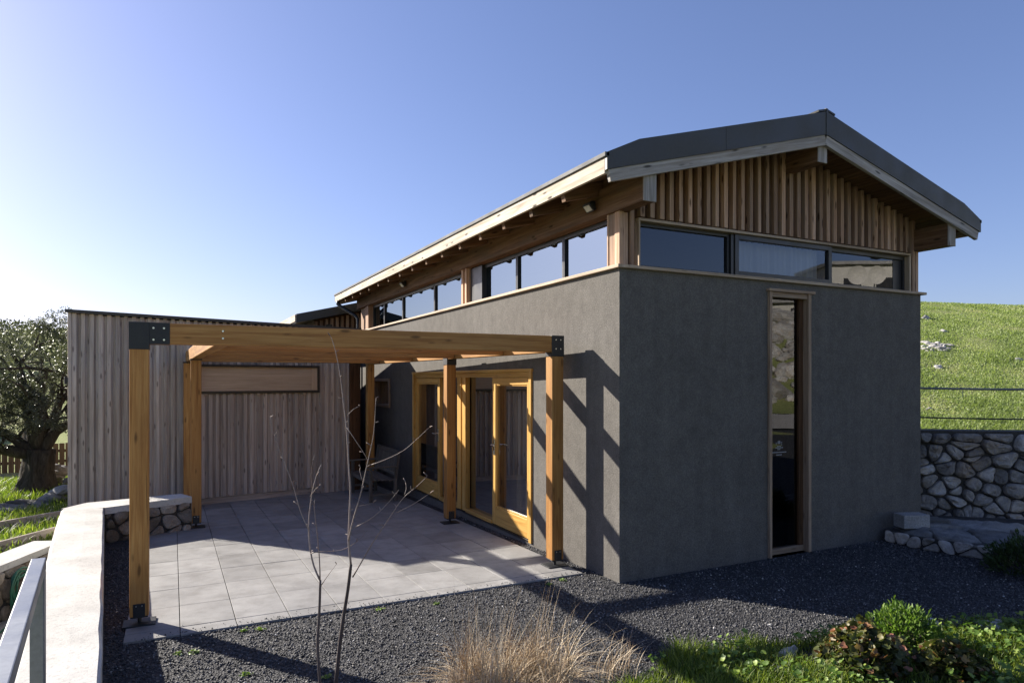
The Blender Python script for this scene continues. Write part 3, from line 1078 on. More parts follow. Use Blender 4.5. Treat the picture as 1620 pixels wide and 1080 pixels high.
    # hinge side knuckles
# curtains hang inside behind the two doors
for (a, b, lab) in ((1.98, 3.1, 'grey pleated curtain behind the nearer glazed door by the corner post'), (5.3, 6.56, 'grey pleated curtain behind the farther glazed door beside the bench')):
    mb = MB()
    nn = 120
    pts = []
    for i in range(nn + 1):
        u = a + (b - a) * i / nn
        pts.append((0.24 + 0.035 * math.sin(u * 48 + math.sin(u * 11)) + 0.012 * math.sin(u * 101), u))
    for i in range(nn):
        (xa, ya), (xb2, yb2) = pts[i], pts[i + 1]
        mb.face([(xa, ya, 0.03), (xb2, yb2, 0.03), (xb2, yb2, 2.12), (xa, ya, 2.12)])
    o = mb.build('curtain', M['fabric'], None, 0, True, loc=(0.24, (a + b) / 2, 0.03))
    tag(o, lab, 'curtain', 'curtains behind the glazed doors')

# gutter outlet and downpipe at the far eave
mb = MB()
mb.tube([(-0.47, 11.1, 4.05), (-0.47, 11.1, 3.96), (-0.42, 11.05, 3.90), (-0.12, 10.75, 3.66), (-0.07, 10.7, 3.58), (-0.07, 10.7, 3.2), (-0.07, 10.7, 0.02)], 0.045, 12)
mb.build('downpipe', M['frame'], house, 0, True)

# two floodlights fixed to the eave beam
for (yy, lab) in ((0.41, 'small black floodlight under the eave near the front gable corner'), (7.03, 'small black floodlight under the eave midway along the long side')):
    root = thing('floodlight', (-0.05, yy, 3.98), lab, 'floodlight', 'floodlights under the eave')
    mb = MB()
    mb.box(-0.075, -0.031, yy - 0.012, yy + 0.012, 3.97, 4.03, 'z')
    dv = Vector((-0.75, 0, -0.65)).normalized()
    side = Vector((0, 1, 0))
    upv = dv.cross(side).normalized()
    c = Vector((-0.10, yy, 3.955))
    mb.obox(c, (dv * 0.022, side * 0.07, upv * 0.05), 0)
    mb.build('housing', M['bracket'], root, 0.004)
    mb = MB()
    mb.obox(c + dv * 0.024, (dv * 0.003, side * 0.052, upv * 0.034), 0)
    mb.build('lens', M['lampglass'], root)

# ------------------------------------------------------------------ rear wing behind the house
wing = thing('rear_wing', (0.5, 13, 0), 'small gabled wing with dark metal roof and timber battens behind the pergola', 'house wing')
mb = MB()
mb.extrude([(-0.85, 0.0), (-0.85, 3.63), (2.0, 4.30), (3.5, 3.93), (3.5, 0.0)], lambda s, t, u: (s, u, t), 12.2, 17)
mb.build('wall', M['gable_back'], wing)
mb = MB()
zw = lambda x: 3.50 + 0.235 * (x + 1.35)
x = -0.84
while x < 3.4:
    mb.box(x, x + 0.07, 12.13, 12.199, 0.0, min(zw(x), 4.28 - .235 * max(0, x - 2)) - 0.02, 'z')
    x += 0.135
mb.build('cladding', M['gable'], wing)
mb = MB()
mb.extrude([(-1.35, 3.52), (-1.35, 3.74), (2.0, 4.53), (2.0, 4.31)], lambda s, t, u: (s, u, t), 11.8, 17)
mb.extrude([(2.001, 4.31), (2.001, 4.53), (5.0, 3.8), (5.0, 3.58)], lambda s, t, u: (s, u, t), 11.8, 17)
rw = mb.build('roof', M['metal'], wing)
mb = MB()
mb.box(-1.385, -1.351, 11.8, 17, 3.55, 3.72, 'y', 0.7)
mb.build('fascia', M['fascia'], rw)
mb = MB()
mb.box(-0.55, -0.42, 12.0, 12.12, 3.2, 3.52)
mb.build('roof_beam', M['frame'], wing)

# ------------------------------------------------------------------ annex clad in weathered boards
AP = Vector((-3.63, 7.67, 0))
AT = rad(10.5)
AU = Vector((math.cos(AT), math.sin(AT), 0))
AN = Vector((-AU.y, AU.x, 0))       # into the building


def an(u, d, z):
    return tuple(AP + AU * u + AN * d + Vector((0, 0, z)))


UL = -2.04
UR = 3.0
annex = thing('annex', an(0.3, 1.8, 0), 'low flat-roofed annex clad in grey weathered vertical boards', 'annex')


def topz(u):
    return 3.215 - 0.016 * (u - UL)


def abox(mb, u0, u1, d0, d1, z0, z1, grain=2, tone=None):
    c = Vector(an((u0 + u1) / 2, (d0 + d1) / 2, (z0 + z1) / 2))
    mb.obox(c, (AU * (u1 - u0) / 2, AN * (d1 - d0) / 2, Vector((0, 0, (z1 - z0) / 2))), grain, tone)


WU0, WU1, WZ0, WZ1 = -0.06, 2.13, 1.885, 2.33
mb = MB()
SK = 3.6       # the flank runs back and inwards
q4 = [an(UL + 0.05, 0.06, 0), an(UR - 0.02, 0.06, 0), an(UR - 0.02, 8.0, 0), an(UL + 0.06 + SK, 8.0, 0)]
mb.prism([(p[0], p[1]) for p in q4], -0.4, 3.05)
mb.build('wall', M['clad_back'], annex)
mb = MB()
bd = MB()
u = UL + 0.055
pitch = 0.122
while u < UR - 0.03:
    zt = topz(u) - 0.03
    segs = [(-0.35, zt)]
    if u + 0.06 > WU0 - 0.04 and u < WU1 + 0.04:
        segs = [(-0.05, WZ0 - 0.045), (WZ1 + 0.04, zt)]
    for (a, b) in segs:
        wv = random.uniform(0.054, 0.066)
        tn_ = random.random()
        abox(mb, u, u + wv, random.uniform(0.006, 0.014), 0.034, a, b, 2, tn_)
        abox(bd, u - 0.031, u + pitch - 0.033, 0.035, 0.059, a, b - 0.02, 2)
    u += pitch + random.uniform(-.004, .004)
# left flank battens
d = 0.05
while d < 7.9:
    sk = SK * d / 8.0
    abox(mb, UL + sk, UL + sk + 0.05, d, d + 0.06, -0.4, topz(UL) - 0.03)
    d += 0.122
abox(mb, UL + 0.0, UL + 0.05, 0.0, 0.034, -0.4, topz(UL) - 0.03, 2, 0.9)
bd.build('boarding', M['clad_back'], annex)
mb.build('cladding', M['clad'], annex, 0.003)
mb = MB()
for k in range(24):
    ua, ub = UL - 0.05 + (UR - UL + 0.1) * k / 24, UL - 0.05 + (UR - UL + 0.1) * (k + 1) / 24
za, zb = topz(UL) - 0.028, topz(UR) - 0.028
A = [an(UL - 0.045, -0.05, za), an(UR + 0.02, -0.05, zb), an(UR + 0.02, 8.1, zb), an(UL + SK, 8.1, za)]
Bt = [(p[0], p[1], p[2] + 0.05) for p in A]
mb.face(A[::-1])
mb.face(Bt)
for i in range(4):
    j = (i + 1) % 4
    mb.face([A[i], A[j], Bt[j], Bt[i]])
mb.build('roof', M['metal'], annex, 0.004)
mb = MB()
abox(mb, WU0 - 0.04, WU1 + 0.04, -0.025, 0.03, WZ0 - 0.045, WZ0, 0)
abox(mb, WU1, WU1 + 0.04, -0.025, 0.03, WZ0 + .001, WZ1 + 0.04, 2)
abox(mb, WU0 - 0.04, WU0, -0.025, 0.03, WZ0 + .001, WZ1 + 0.04, 2)
abox(mb, WU0, WU1, -0.025, 0.03, WZ1, WZ1 + 0.04, 0)
wf = mb.build('window', M['frame'], annex, 0.003)
mb = MB()
abox(mb, WU0, WU1 - 0.11, 0.015, 0.05, WZ0, WZ1, 0, 0.5)
abox(mb, WU1 - 0.108, WU1, 0.005, 0.05, WZ0, WZ1, 2, 0.9)
mb.build('blind', M['ply'], wf)
for uu in (0.02, 0.95, 1.83):
    mb = MB()
    abox(mb, uu, uu + 0.055, -0.02, 0.03, WZ0 - 0.08, WZ0 - 0.046, 0, 0.9)
    mb.build('sill_block', M['trim'], wf)
mb = MB()
abox(mb, UR - 0.20, UR + 0.0, -0.055, -0.001, -0.25, 3.02, 2, 0.2)
abox(mb, UR + 0.001, UR + 0.03, -0.05, 7.9, -0.25, 3.02, 2, 0.0)
mb.build('corner_board', M['gable_back'], annex, 0.003)
mb = MB()
abox(mb, UL - 0.045, UL - 0.001, 0.02, 0.09, 2.02, 2.14, 2)
mb.build('wall_lamp', M['bracket'], annex, 0.004)

# ------------------------------------------------------------------ pergola
pg = thing('pergola', (-2.1, 3.5, 0), 'orange stained timber pergola with black steel corner brackets over the patio', 'pergola')
PW = 0.145
ZT, ZB = 2.585, 2.405
LF, RF = Vector((-4.37, 0.90, 0)), Vector((-0.275, 0.85, 0))
fd = (RF - LF).normalized()          # direction of front beam and joists
fn_ = Vector((-fd.y, fd.x, 0))
Ls = Vector((-3.715, 0.87, 0))       # left side beam start (in the front beam)
Le = Vector((-3.845, 7.45, 0))
Rs = RF
Re = Vector((-0.51, 8.0, 0))


def on(a, b, y):
    t = (y - a.y) / (b.y - a.y)
    return a.lerp(b, t)


def post(p, dirv, bracket_dirs, ztop, front_long=False):
    s = Vector((-dirv.y, dirv.x, 0))
    mb = MB()
    zb = gz(p.y) + 0.018
    mb.obox((p.x, p.y, (zb + 0.08 + ztop) / 2), (Vector((0, 0, (ztop - zb - 0.08) / 2)), dirv * PW / 2, s * PW / 2), 0)
    po = mb.build('post', M['pergola'], pg, 0.006)
    mb = MB()
    mb.obox((p.x, p.y, zb + 0.008), (dirv * 0.125, s * 0.10, Vector((0, 0, 0.006))), 0)
    mb.tube([(p.x, p.y, zb + 0.014), (p.x, p.y, zb + 0.077)], 0.016, 10)
    mb.obox((p.x, p.y, zb + 0.072), (dirv * PW * .46, s * PW * .46, Vector((0, 0, 0.006))), 0)
    for sg in (-1, 1):
        mb.obox((p.x + s.x * sg * (PW / 2 + .004), p.y + s.y * sg * (PW / 2 + .004), zb + 0.13), (dirv * 0.045, s * 0.0035, Vector((0, 0, 0.06))), 0)
    mb.build('base_plate', M['bracket'], po, 0.002)
    for sg in (-1, 1):
        for du in (-.022, .022):
            mb = MB()
            c = Vector((p.x, p.y, 0)) + s * sg * (PW / 2 + .008) + dirv * du
            mb.tube([(c.x, c.y, zb + 0.172), (c.x + s.x * sg * .006, c.y + s.y * sg * .006, zb + 0.172)], 0.006, 8)
            mb.build('bolt', M['steel'], po)
    return po


def beam(a, b, z0, z1, wd=PW, name='beam', ext0=0.0, ext1=0.0):
    d = (b - a).normalized()
    a2, b2 = a - d * ext0, b + d * ext1
    mb = MB()
    mb.bar((a2.x, a2.y, (z0 + z1) / 2), (b2.x, b2.y, (z0 + z1) / 2), wd, z1 - z0)
    return mb.build(name, M['pergola'], pg, 0.006)


def sleeve(p, d, leg, z0, z1, drop, bolts=True):
    """black steel corner shoe: box over the post head, with a cheek along direction d"""
    s = Vector((-d.y, d.x, 0))
    mb = MB()
    h = PW / 2 + 0.006
    mb.obox((p.x, p.y, (z0 + z1) / 2 - drop / 2), (d * h, s * h, Vector((0, 0, (z1 - z0 + drop) / 2 + 0.004))), 0)
    if leg > 0:
        c = p + d * (h + leg / 2)
        for sg in (-1, 1):
            mb.obox((c.x + s.x * sg * (h - .004), c.y + s.y * sg * (h - .004), (z0 + z1) / 2), (d * leg / 2, s * 0.004, Vector((0, 0, (z1 - z0) / 2 + 0.003))), 0)
    br = mb.build('bracket', M['bracket'], pg, 0.003)
    if bolts:
        for sg in (-1, 1):
            for du in ((0.03, 0.11) if leg > .08 else (-.03, .03)):
                for dz in (-0.055, 0.045):
                    mb = MB()
                    c = p + d * ((h if leg > .08 else 0) + du) + s * sg * (h + .001)
                    mb.tube([(c.x, c.y, (z0 + z1) / 2 + dz), (c.x + s.x * sg * .007, c.y + s.y * sg * .007, (z0 + z1) / 2 + dz)], 0.0085, 8)
                    mb.build('bolt', M['steel'], br)


post(LF, fd, None, ZB)
post(RF, fd, None, ZB)
ML = on(Ls, Le, 5.40)
RL = Vector((-3.875, 7.40, 0))
RM = on(Rs, Re, 3.82)
RR = on(Rs, Re, 7.92)
for p in (ML, RL, RM, RR):
    post(p, fd, None, ZB)
beam(LF, RF, ZB, ZT, PW, 'beam', -PW / 2, -PW / 2)
beam(Ls, Le, ZB, ZT, PW * .9, 'beam', -PW / 2, 0.05)
beam(Rs, Re, ZB, ZT, PW * .9, 'beam', -PW / 2, 0.05)
sleeve(LF, fd, 0.155, ZB, ZT, 0.045)
sleeve(RF, -fd, 0.0, ZB, ZT, 0.045)
for yy in (2.0, 3.52, 5.3, 7.1):
    a, b = on(Ls, Le, yy + 0.19), on(Rs, Re, yy)
    beam(a, b, ZB + 0.004, ZT - 0.004, 0.10, 'joist', -PW * .45, -PW * .45)
# bracket on the middle right post and hangers on the left posts
sleeve(RM, (Re - Rs).normalized(), 0.0, ZB - 0.035, ZT, 0.05)
for p in (ML, RL):
    mb = MB()
    mb.obox((p.x, p.y, ZB - 0.008), (Vector((PW * .56, 0, 0)), Vector((0, PW * .56, 0)), Vector((0, 0, 0.012))), 0)
    mb.build('bracket', M['bracket'], pg, 0.002)
for dz in (-0.03, 0.035):
    mb = MB()
    c = LF.lerp(RF, (Ls - LF).length / (RF - LF).length) - fn_ * (PW / 2)
    mb.tube([(c.x, c.y, 2.495 + dz), (c.x - fn_.x * .006, c.y - fn_.y * .006, 2.495 + dz)], 0.009, 8)
    mb.build('bolt', M['steel'], pg)

# ------------------------------------------------------------------ wooden bench by the wall
bench = thing('bench', (-0.68, 7.03, gz(7.0) + 0.018), 'grey wooden garden bench with slatted back against the dark wall', 'bench')
bx0, bx1, by0, by1 = -0.94, -0.42, 6.33, 7.74
BZ = gz(7.0) + 0.018


def lift(m):
    m.v = [(p[0], p[1], p[2] + BZ - 0.018) for p in m.v]
    return m


for yy in (by0, by1 - 0.06):
    for (xx, top) in ((bx0, 0.64), (bx1 - 0.06, 0.95)):
        mb = MB()
        lean = 0.07 if top > .9 else 0
        mb.bar((xx + 0.03, yy + 0.03, 0.018), (xx + 0.03, yy + 0.03, 0.44), 0.055, 0.06, (1, 0, 0))
        mb.bar((xx + 0.03, yy + 0.03, 0.44), (xx + 0.03 + lean, yy + 0.03, top), 0.055, 0.055, (1, 0, 0))
        lift(mb).build('leg', M['bench'], bench, 0.006)
    mb = MB()
    mb.bar((bx0 - 0.03, yy + 0.03, 0.655), (bx1 + 0.01, yy + 0.03, 0.665), 0.065, 0.028)
    lift(mb).build('armrest', M['bench'], bench, 0.006)
    mb = MB()
    mb.bar((bx0 + 0.05, yy + 0.03, 0.16), (bx1 - 0.05, yy + 0.03, 0.16), 0.03, 0.04)
    lift(mb).build('stretcher', M['bench'], bench, 0.004)
mb = MB()
for k in range(7):
    xx = bx0 + 0.01 + k * 0.07
    mb.box(xx, xx + 0.055, by0 + 0.005, by1 - 0.005, 0.425 - k * 0.004, 0.447 - k * 0.004, 'y')
mb.box(bx0 + 0.012, bx0 + 0.04, by0 + 0.06, by1 - 0.06, 0.35, 0.424, 'y')
lift(mb).build('seat', M['bench'], bench, 0.004)
mb = MB()
mb.bar((bx1 + 0.035, by0 + 0.06, 0.91), (bx1 + 0.035, by1 - 0.06, 0.91), 0.03, 0.08)
mb.bar((bx1 - 0.02, by0 + 0.06, 0.52), (bx1 - 0.02, by1 - 0.06, 0.52), 0.03, 0.05)
yy = by0 + 0.10
while yy < by1 - 0.1:
    mb.bar((bx1 - 0.02, yy, 0.54), (bx1 + 0.033, yy, 0.88), 0.045, 0.014, (1, 0, 0))
    yy += 0.07
lift(mb).build('backrest', M['bench'], bench, 0.003)


# ------------------------------------------------------------------ stone facing
def clip_poly(poly, a, b, c):
    """keep a*x+b*y<=c"""
    out = []
    for i in range(len(poly)):
        p, q_ = poly[i], poly[(i + 1) % len(poly)]
        dp, dq = a * p[0] + b * p[1] - c, a * q_[0] + b * q_[1] - c
        if dp <= 0:
            out.append(p)
        if (dp < 0) != (dq < 0) and abs(dp - dq) > 1e-12:
            t = dp / (dp - dq)
            out.append((p[0] + (q_[0] - p[0]) * t, p[1] + (q_[1] - p[1]) * t))
    return out


def facing(mb, fn, W, H, cw, ch, gap=0.012, bulge=0.06, seed=1, jit=0.42):
    r = random.Random(seed)
    seeds = []
    rows = max(1, round(H / ch))
    for j in range(rows):
        x = r.uniform(-cw, 0)
        while x < W + cw:
            wv = cw * r.choice((0.42, 0.6, 0.9, 1.1, 1.5, 2.0))
            seeds.append((x + wv / 2, (j + 0.5 + r.uniform(-jit, jit)) * H / rows, r.uniform(.0, 1)))
            x += wv
    for i, (sx, sy, tn_) in enumerate(seeds):
        poly = [(0, 0), (W, 0), (W, H), (0, H)]
        for j, (ox, oy, _) in enumerate(seeds):
            if i == j or abs(ox - sx) > cw * 4 or abs(oy - sy) > ch * 4:
                continue
            k = 1.6           # flattened cells
            a, b = (ox - sx), (oy - sy) * k
            c = ((ox * ox - sx * sx) + (oy * oy - sy * sy) * k) / 2
            poly = clip_poly(poly, a, b, c)
            if len(poly) < 3:
                break
        if len(poly) < 3:
            continue
        cx_ = sum(p[0] for p in poly) / len(poly)
        cy_ = sum(p[1] for p in poly) / len(poly)
        # densify and round the outline
        den = []
        for q0, q1 in zip(poly, poly[1:] + poly[:1]):
            m = max(1, int(math.dist(q0, q1) / 0.04))
            for k in range(m):
                den.append((q0[0] + (q1[0] - q0[0]) * k / m, q0[1] + (q1[1] - q0[1]) * k / m))
        if len(den) < 5:
            continue
        for _ in range(2):
            den = [((den[k - 1][0] + 2 * den[k][0] + den[(k + 1) % len(den)][0]) / 4, (den[k - 1][1] + 2 * den[k][1] + den[(k + 1) % len(den)][1]) / 4) for k in range(len(den))]
        rmax = max(math.dist(p, (cx_, cy_)) for p in den)
        if rmax < gap * 2.5:
            continue
        rings = []
        bl = bulge * r.uniform(0.6, 1.2)
        tilt = (r.uniform(-.25, .25), r.uniform(-.25, .25))
        for (s, dd) in ((1.0, -0.03), (1.0, 0.45), (0.90, 0.86), (0.55, 1.0)):
            ring = []
            for (x, y) in den:
                rr = max(math.dist((x, y), (cx_, cy_)), 1e-5)
                ss = s * (1 - gap / rr) * (1 + 0.09 * mnoise.noise((x * 9 + seed, y * 9, s * 3)))
                X_, Y_ = cx_ + (x - cx_) * ss, cy_ + (y - cy_) * ss
                D_ = dd * bl * (1 + 0.6 * mnoise.noise((X_ * 9, Y_ * 9, seed * 3.1)) + 0.25 * mnoise.noise((X_ * 27, Y_ * 27, seed * 1.7))) + (tilt[0] * (X_ - cx_) + tilt[1] * (Y_ - cy_)) * (dd > 0)
                ring.append(fn(X_, Y_, D_))
            rings.append(ring)
        b0 = len(mb.v)
        m = len(den)
        for ring in rings:
            mb.v += [tuple(p) for p in ring]
        mb.v.append(tuple(fn(cx_, cy_, bl * 1.03)))
        for a in range(3):
            for k in range(m):
                k2 = (k + 1) % m
                mb.f.append((b0 + a * m + k, b0 + a * m + k2, b0 + (a + 1) * m + k2, b0 + (a + 1) * m + k))
                mb.uv += [(0, 0)] * 4
                mb.tone += [tn_] * 4
        for k in range(m):
            mb.f.append((b0 + 3 * m + k, b0 + 3 * m + (k + 1) % m, b0 + 4 * m))
            mb.uv += [(0, 0)] * 3
            mb.tone += [tn_] * 3


def face_fn(p0, p1, z0):
    p0, p1 = Vector(p0), Vector(p1)
    d = (p1 - p0).normalized()
    nrm_ = Vector((d.y, -d.x, 0))       # to the right of the run: outwards

    def fn(u, v, dd):
        p = p0 + d * u + nrm_ * dd
        return (p.x, p.y, z0 + v)
    return fn, (p1 - p0).length


# retaining wall on the right
ra, rb = Vector((5.02, 0.81, 0)), Vector((8.6, -1.87, 0))
rw_ = thing('retaining_wall', (6.5, 0.0, 0), 'rubble stone retaining wall below the green hillside, right of the house', 'stone wall')
fn, Lw = face_fn(ra, rb, 0.0)
mb = MB()
facing(mb, fn, Lw, 1.33, 0.25, 0.155, 0.009, 0.09, 5, 0.72)
mb.build('stones', M['stone_dark'], rw_)
dr_ = (rb - ra).normalized()
nr_ = Vector((dr_.y, -dr_.x, 0))
mb = MB()
a, b = ra - nr_ * 0.35, rb - nr_ * 0.35
mb.prism([(ra.x - dr_.x * 0, ra.y), (rb.x, rb.y), (b.x, b.y), (a.x, a.y)], -0.1, 1.36)
mb.build('core', M['mortar'], rw_)

# low stone platform in front of it
pl = thing('stone_platform', (4.9, -0.6, 0), 'low dry stone ledge with flat slabs at the foot of the retaining wall', 'stone ledge')
pp = [Vector((4.12, -0.10, 0)), Vector((4.14, -0.55, 0)), Vector((4.40, -1.25, 0)), Vector((4.75, -2.3, 0))]
mb = MB()
for i in range(3):
    fn, Lw = face_fn(pp[i], pp[i + 1], 0.0)
    facing(mb, fn, Lw, 0.165, 0.26, 0.09, 0.006, 0.05, 11 + i)
mb.build('stones', M['stone_dark'], pl)
mb = MB()
mb.prism([(4.14, -0.05), (4.16, -0.55), (4.42, -1.25), (4.77, -2.3), (8.3, -2.1), (5.05, 0.75), (4.9, -0.02)], -0.1, 0.15)
mb.build('core', M['mortar'], pl)
mb = MB()
rp = random.Random(3)
fnp = lambda u, v, dd: (u, v, 0.225 + max(dd, -0.01))
def fplat(u, v, dd):
    # platform-plan mapping: u along the front edge, v inwards
    t = u / 2.35
    a = pp[0].lerp(pp[2], min(1, t * 2)) if t < .5 else pp[2].lerp(pp[3], (t - .5) * 2)
    p = a + Vector((0.93, 0.36, 0)) * v
    return (p.x - 0.03, p.y, 0.151 + dd)
facing(mb, fplat, 2.35, 1.25, 0.55, 0.45, 0.01, 0.045, 21)
mb.build('slabs', M['flag'], pl, 0, True)
mb = MB()
mb.obox((4.40, -0.26, 0.285), (Vector((0.17, -0.06, 0)), Vector((0.04, 0.10, 0)), Vector((0, 0, 0.085))), 0)
o = mb.build('concrete_block', M['conc'], None, 0.008, loc=(4.40, -0.26, 0.20))
tag(o, 'grey concrete block on the stone ledge at the house corner', 'concrete block')

# cable fence on top of the retaining wall
cf = thing('cable_fence', (6.5, 0.3, 1.36), 'cable fence of two stretched lines above the stone wall', 'fence')
q0, q1 = ra - nr_ * 0.15 + dr_ * 0.1, rb - nr_ * 0.15
mb = MB()
npt = 60
tw = []
for k in range(npt + 1):
    p = q0.lerp(q1, k / npt)
    tw.append((p.x, p.y, 1.985 - 0.03 * math.sin(math.pi * k / npt)))
mb.tube(tw, 0.016, 6)
mb.build('rope', M['wire'], cf, 0, True)
mb = MB()
mb.tube([(p[0], p[1], p[2] - 0.43) for p in tw], 0.011, 6)
mb.build('wire', M['wireblack'], cf, 0, True)
for t in (0.0, 1.0):
    p = q0.lerp(q1, t)
    mb = MB()
    mb.tube([(p.x, p.y, 1.2), (p.x, p.y, 2.05)], 0.03, 8)
    mb.build('post', M['zinc'], cf)
mb = MB()
p = q0.lerp(q1, 0.285)
mb.tube([(p.x, p.y, 1.96), (p.x + 0.004, p.y, 1.84)], 0.004, 5)
mb.build('string_end', M['lettering'], cf)

# ------------------------------------------------------------------ white parapet with stone return
par = thing('parapet', (-4.75, 0.5, 0), 'low white plastered parapet with a stone-faced return beside the patio', 'garden wall')
inn = lambda y: -4.48 - 0.0754 * (y + 1.229)
out = lambda y: -5.074 - 0.0843 * (y - 0.505)
mb = MB()
ya, yb = -6.5, 4.9
N_ = 60
ptsI, ptsO = [], []
for k in range(N_ + 1):
    y = ya + (yb - ya) * k / N_
    wob = 0.012 * mnoise.noise((y * 2.3, 0, 0)) + 0.006 * mnoise.noise((y * 9, 1, 0))
    ptsI.append((inn(y) + wob, y))
    ptsO.append((out(y) + 0.01 * mnoise.noise((y * 2, 5, 0)), y))
ptsO[-1] = (-5.45, 5.05)
ring = []
for (xi, yi), (xo, yo) in zip(ptsI, ptsO):
    h = 0.37 + 0.006 * mnoise.noise((yi * 1.7, 3, 0))
    ring.append([(xi, yi, -0.25), (xi, yi, h - 0.02), (xi - 0.018, yi, h - .003), ((xi * .6 + xo * .4), yi * .6 + yo * .4, h + 0.004), (xo + 0.03, yo, h), (xo, yo, h - 0.03), (xo, yo, -0.7)])
for a, b in zip(ring, ring[1:]):
    for k in range(6):
        mb.face([a[k], a[k + 1], b[k + 1], b[k]])
# return towards the pergola post
e0, e1 = Vector((-4.94, 4.90, 0)), Vector((-3.87, 5.33, 0))
dd_ = (e1 - e0).normalized()
nn_ = Vector((-dd_.y, dd_.x, 0))
bk0, bk1 = Vector((-5.45, 5.05, 0)), e1 + nn_ * 0.36
cap = [e0 - nn_ * .02, e1 - nn_ * 0.02, bk1, Vector((-5.2, 5.42, 0)), bk0]
zc0, zc1 = 0.28, 0.372
mb.face([(p.x, p.y, zc1) for p in cap])
for i in range(len(cap)):
    p, q_ = cap[i], cap[(i + 1) % len(cap)]
    if i < 4:
        mb.face([(p.x, p.y, zc0 if i < 1 else -0.6), (q_.x, q_.y, zc0 if i < 1 else -0.6), (q_.x, q_.y, zc1), (p.x, p.y, zc1)])
mb.build('plaster', M['plaster'], par)
mb = MB()
fn, Lw = face_fn(e0, e1, -0.13)
facing(mb, fn, Lw, 0.43, 0.25, 0.17, 0.008, 0.045, 31, 0.6)
mb.build('stones', M['stone_warm'], par)
mb = MB()
i0, i1 = e0 + nn_ * 0.004, e1 + nn_ * 0.004
mb.face([(i0.x, i0.y, -0.25), (i1.x, i1.y, -0.25), (i1.x, i1.y, 0.30), (i0.x, i0.y, 0.30)])
mb.build('mortar', M['mortar'], par)

# steel handrail standing on the parapet
hr = thing('handrail', (-4.59, -2.49, 0.37), 'grey square steel handrail on top of the white parapet', 'handrail')
r0, r1 = Vector((-4.592, -2.47, 1.365)), Vector((-4.33, -5.6, 1.365))
mb = MB()
mb.bar(r0, r1, 0.05, 0.05)
mb.build('rail', M['zinc'], hr, 0.004)
mb = MB()
mb.box(-4.615, -4.567, -2.52, -2.472, 0.372, 1.339, 'z')
mb.build('post', M['zinc'], hr, 0.004)
mb = MB()
mb.box(-4.378, -4.33, -5.55, -5.50, 0.30, 1.339, 'z')
mb.build('post', M['zinc'], hr, 0.004)

# lower white-capped stone wall with a coiled hose, left
hw = thing('low_wall', (-5.9, 3.0, -0.57), 'low stone wall with white cap behind the coiled green hose', 'garden wall')
h0, h1 = Vector((-6.57, 1.565, 0)), Vector((-5.37, 4.42, 0))
fn, Lw = face_fn(h0, h1, -0.57)
mb = MB()
facing(mb, fn, Lw, 0.57, 0.24, 0.17, 0.007, 0.04, 41, 0.55)
mb.build('stones', M['stone_warm'], hw)
hd = (h1 - h0).normalized()
hn = Vector((-hd.y, hd.x, 0))
mb = MB()
mb.prism([(h0.x, h0.y), (h1.x, h1.y), (h1.x + hn.x * .3, h1.y + hn.y * .3), (h0.x + hn.x * .3, h0.y + hn.y * .3)], -0.75, 0.0)
mb.build('core', M['mortar'], hw)
mb = MB()
a, b = h0 - hn * 0.03, h1 - hn * 0.03
mb.prism([(a.x, a.y), (b.x, b.y), (b.x + hn.x * .36, b.y + hn.y * .36), (a.x + hn.x * .36, a.y + hn.y * .36)], 0.001, 0.075)
mb.build('cap', M['plaster'], hw, 0.006)
mb = MB()
hc = h0.lerp(h1, 0.70) - hn * 0.07
pts = []
for k in range(260):
    th = k / 260 * 2 * math.pi * 7
    rr = 0.15 + 0.03 * math.sin(k * 0.13) + 0.02 * math.sin(k * .031)
    c = hc + hd * (rr * math.cos(th) + 0.02 * math.sin(k * .05)) - hn * (0.025 + 0.03 * abs(math.sin(k * 0.21)))
    pts.append((c.x, c.y, -0.24 + rr * 1.15 * math.sin(th) + 0.03 * math.sin(k * .07)))
for k in range(20):
    c = hc - hd * (0.1 + k * 0.04) - hn * (0.05 + k * .01)
    pts.append((c.x, c.y, -0.46 - 0.08 * min(1, k / 5)))
mb.tube(pts, 0.011, 6)
o = mb.build('garden_hose', M['hose'], None, 0, True, loc=(hc.x, hc.y, -0.55))
tag(o, 'coiled green garden hose hanging on the low stone wall', 'hose')


# ------------------------------------------------------------------ foliage helpers
def unit(n_):
    v = rng.normal(size=(n_, 3))
    return v / np.linalg.norm(v, axis=1)[:, None]


def leaf_mesh(name, P, N, L, W, mat, parent=None, tone=None, loc=None, fold=0.25):
    """rhombic folded leaves at P, growing along N"""
    n_ = len(P)
    up = unit(n_)
    s = np.cross(N, up)
    s /= np.linalg.norm(s, axis=1)[:, None] + 1e-9
    f = np.cross(s, N)
    L = np.asarray(L)[:, None] if hasattr(L, '__len__') else np.full((n_, 1), L)
    Wd = np.asarray(W)[:, None] if hasattr(W, '__len__') else np.full((n_, 1), W)
    a = P
    m = P + N * L * .5
    tip = P + N * L - f * L * 0.12
    l = m + s * Wd * .5 + f * Wd * fold
    r = m - s * Wd * .5 + f * Wd * fold
    V_ = np.stack([a, l, tip, r], 1).reshape(-1, 3)
    k = np.arange(n_)[:, None] * 4
    F_ = np.concatenate([k + np.array([[0, 1, 2]]), k + np.array([[0, 2, 3]])], 1).reshape(-1, 3)
    if tone is None:
        tone = rng.uniform(0, 1, n_)
    return link_mesh(name, V_, F_, mat, parent, tone=np.repeat(tone, 6), loc=loc)


